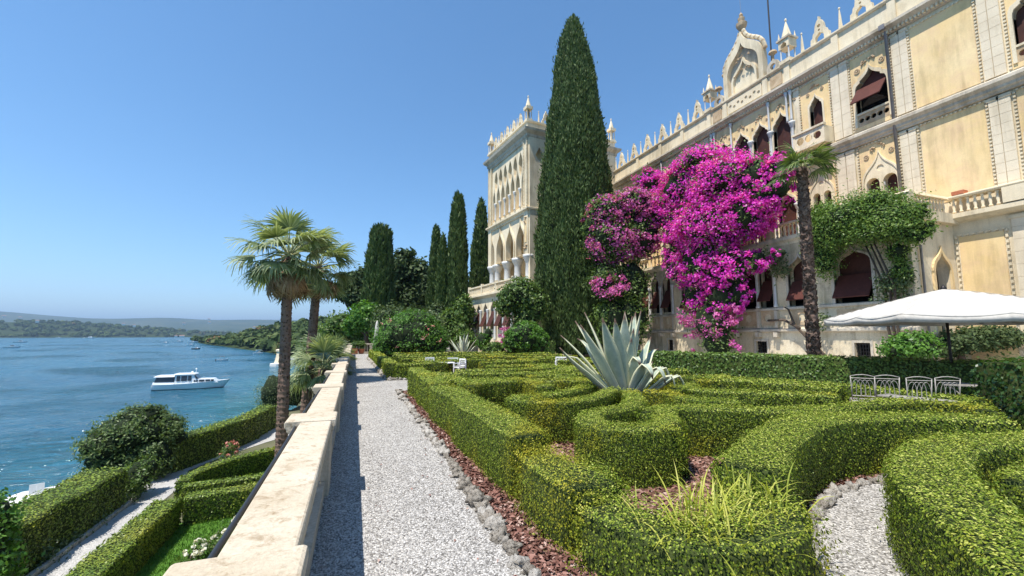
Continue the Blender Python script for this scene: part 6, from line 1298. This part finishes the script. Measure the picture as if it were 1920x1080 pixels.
def small_boat(label, px, py, L, az, cab=True, trim='gelcoat', group='small boats on the lake', canopy=False):
    p = onz(px, py, LAKE); t = thing('small_boat', label, 'boat', (p[0], p[1], LAKE), az, group); S = hull_secs(L, L * .34, L * .09 + .2, L * .13 + .25, 9); h = L * .09 + .2
    loft(S).obj('hull', trim, t, smooth=True); dk = MB(); dk.add([(s[0][0], s[0][1] * .95, s[0][2] - .06) for s in S] + [(s[6][0], s[6][1] * .95, s[6][2] - .06) for s in S], [(i, i + 1, 9 + i + 1, 9 + i) for i in range(8)]); dk.obj('deck', 'gelcoat', t)
    if cab:
        m = MB(); b = L * .11; m.add([(-L * .12, -b, h), (L * .22, -b * .8, h), (L * .22, b * .8, h), (-L * .12, b, h), (-L * .08, -b * .9, h + L * .13), (L * .10, -b * .7, h + L * .13), (L * .10, b * .7, h + L * .13), (-L * .08, b * .9, h + L * .13)], [(0, 1, 2, 3), (4, 7, 6, 5), (0, 4, 5, 1), (1, 5, 6, 2), (2, 6, 7, 3), (3, 7, 4, 0)]); m.obj('cabin', 'gelcoat', t)
        MB().box(-L * .10, L * .12, -b * 1.02, b * 1.02, h + L * .05, h + L * .095).obj('cabin_window', 'glass_dark', t)
    if canopy:
        MB().box(-L * .2, L * .15, -L * .14, L * .14, h + L * .26, h + L * .29).obj('canopy', 'boat_trim', t)
        for x in (-.18, .13):
            for q in (-.13, .13): MB().tube([(x * L, q * L, h - .1), (x * L, q * L, h + L * .26)], .03, 5).obj('canopy_post', 'boat_trim', t)
        MB().lathe([(.1, -.3), (.18, 0), (.16, .5), (.05, .6)], 8, (-L * .52, 0, .2)).obj('outboard_motor', 'antifoul', t)
small_boat('small open boat with dark sunshade and outboard motor', 417, 676.5, 4.2, .35, False, canopy=True, group=None)
small_boat('white cabin cruiser far out on the open lake', 22, 652.5, 9.5, .5); small_boat('low white speedboat beyond the far cabin cruiser', 38, 642.5, 13, .4)
for px, py, L, lab in ((310, 644, 8, 'small white boat off the tip of the wooded headland'), (335, 641.5, 10, 'small pale boat furthest off the headland tip'), (357, 648, 7, 'white motorboat anchored close off the headland tip'), (368, 655, 5.5, 'small dark hulled boat drifting inside the bay'), (168, 634.8, 26, 'long white boat against the far wooded cape'), (66, 633, 16, 'white boat near the far left shore'), (110, 633.6, 14, 'small white boat near the foot of the cape'), (360, 643, 9, 'white boat tied at the headland tip')):
    small_boat(lab, px, py, L, rng.uniform(-.3, .4), True, 'gelcoat' if 'dark' not in lab else 'antifoul')
for px, py, L, lab in ((493, 658.5, 7.5, 'white cabin cruiser moored below the wooded headland'), (485, 663.5, 5, 'low open white boat moored before the cabin cruiser'), (516, 659.5, 6.5, 'white boat moored next to the stone pier'), (508, 657, 6, 'small white boat with cover moored by the stone pier')):
    small_boat(lab, px, py, L, rng.uniform(-.2, .3))
p = onz(361, 699.5, LAKE); t = thing('mooring_buoy', 'tiny white mooring buoy with stick floating behind the yacht', 'buoy', (p[0], p[1], LAKE)); MB().lathe([(.05, -.2), (.4, .0), (.42, .2), (.2, .45), (.04, .5)], 10).obj('float', 'gelcoat', t, smooth=True); MB().tube([(0, 0, .4), (.05, 0, 1.2)], .03, 5).obj('stick', 'boat_trim', t)
# stone pier head
p = onz(527, 686, LAKE); t = thing('stone_pier', 'pale tapered stone pier head standing in the lake behind the palm', 'pier', (p[0], p[1], LAKE))
MB().lathe([(3.3, -.5), (3.3, .8), (3.0, .9)], 10).obj('foundation', 'beach', t); MB().lathe([(2.1, .85), (1.7, 2.6), (1.45, 4.6), (1.8, 4.7), (1.8, 5.2), (1.5, 5.4)], 10).obj('tapered_wall', 'cream_stone', t)
MB().box(1.0, 9, -1.2, 1.2, -.5, 2.2).obj('jetty', 'beach', t)
# little beach and sign at the water's edge
bc = MB(); pts = [(-20.0, 33.6), (-18.6, 32.9), (-9.5, 31.5), (-9.5, 39), (-16.5, 38.6), (-19.2, 37.2)]; bc.add([(x, y_, LAKE + .25) for x, y_ in pts] + [(x, y_, LAKE - 1.2) for x, y_ in pts], [tuple(range(6))] + [(i, (i + 1) % 6, 6 + (i + 1) % 6, 6 + i) for i in range(6)]); o = bc.obj('beach', 'beach'); o['kind'] = 'structure'
p = onz(67, 933, LAKE + .25); t = thing('sign_board', 'blank white sign board on a post at the little beach', 'sign', (p[0], p[1], LAKE + .25), R(25)); MB().tube([(0, 0, 0), (0, 0, .7)], .035, 6).obj('post', 'white_paint', t); MB().box(-.32, .32, -.02, .02, .25, .8).obj('board', 'white_paint', t)
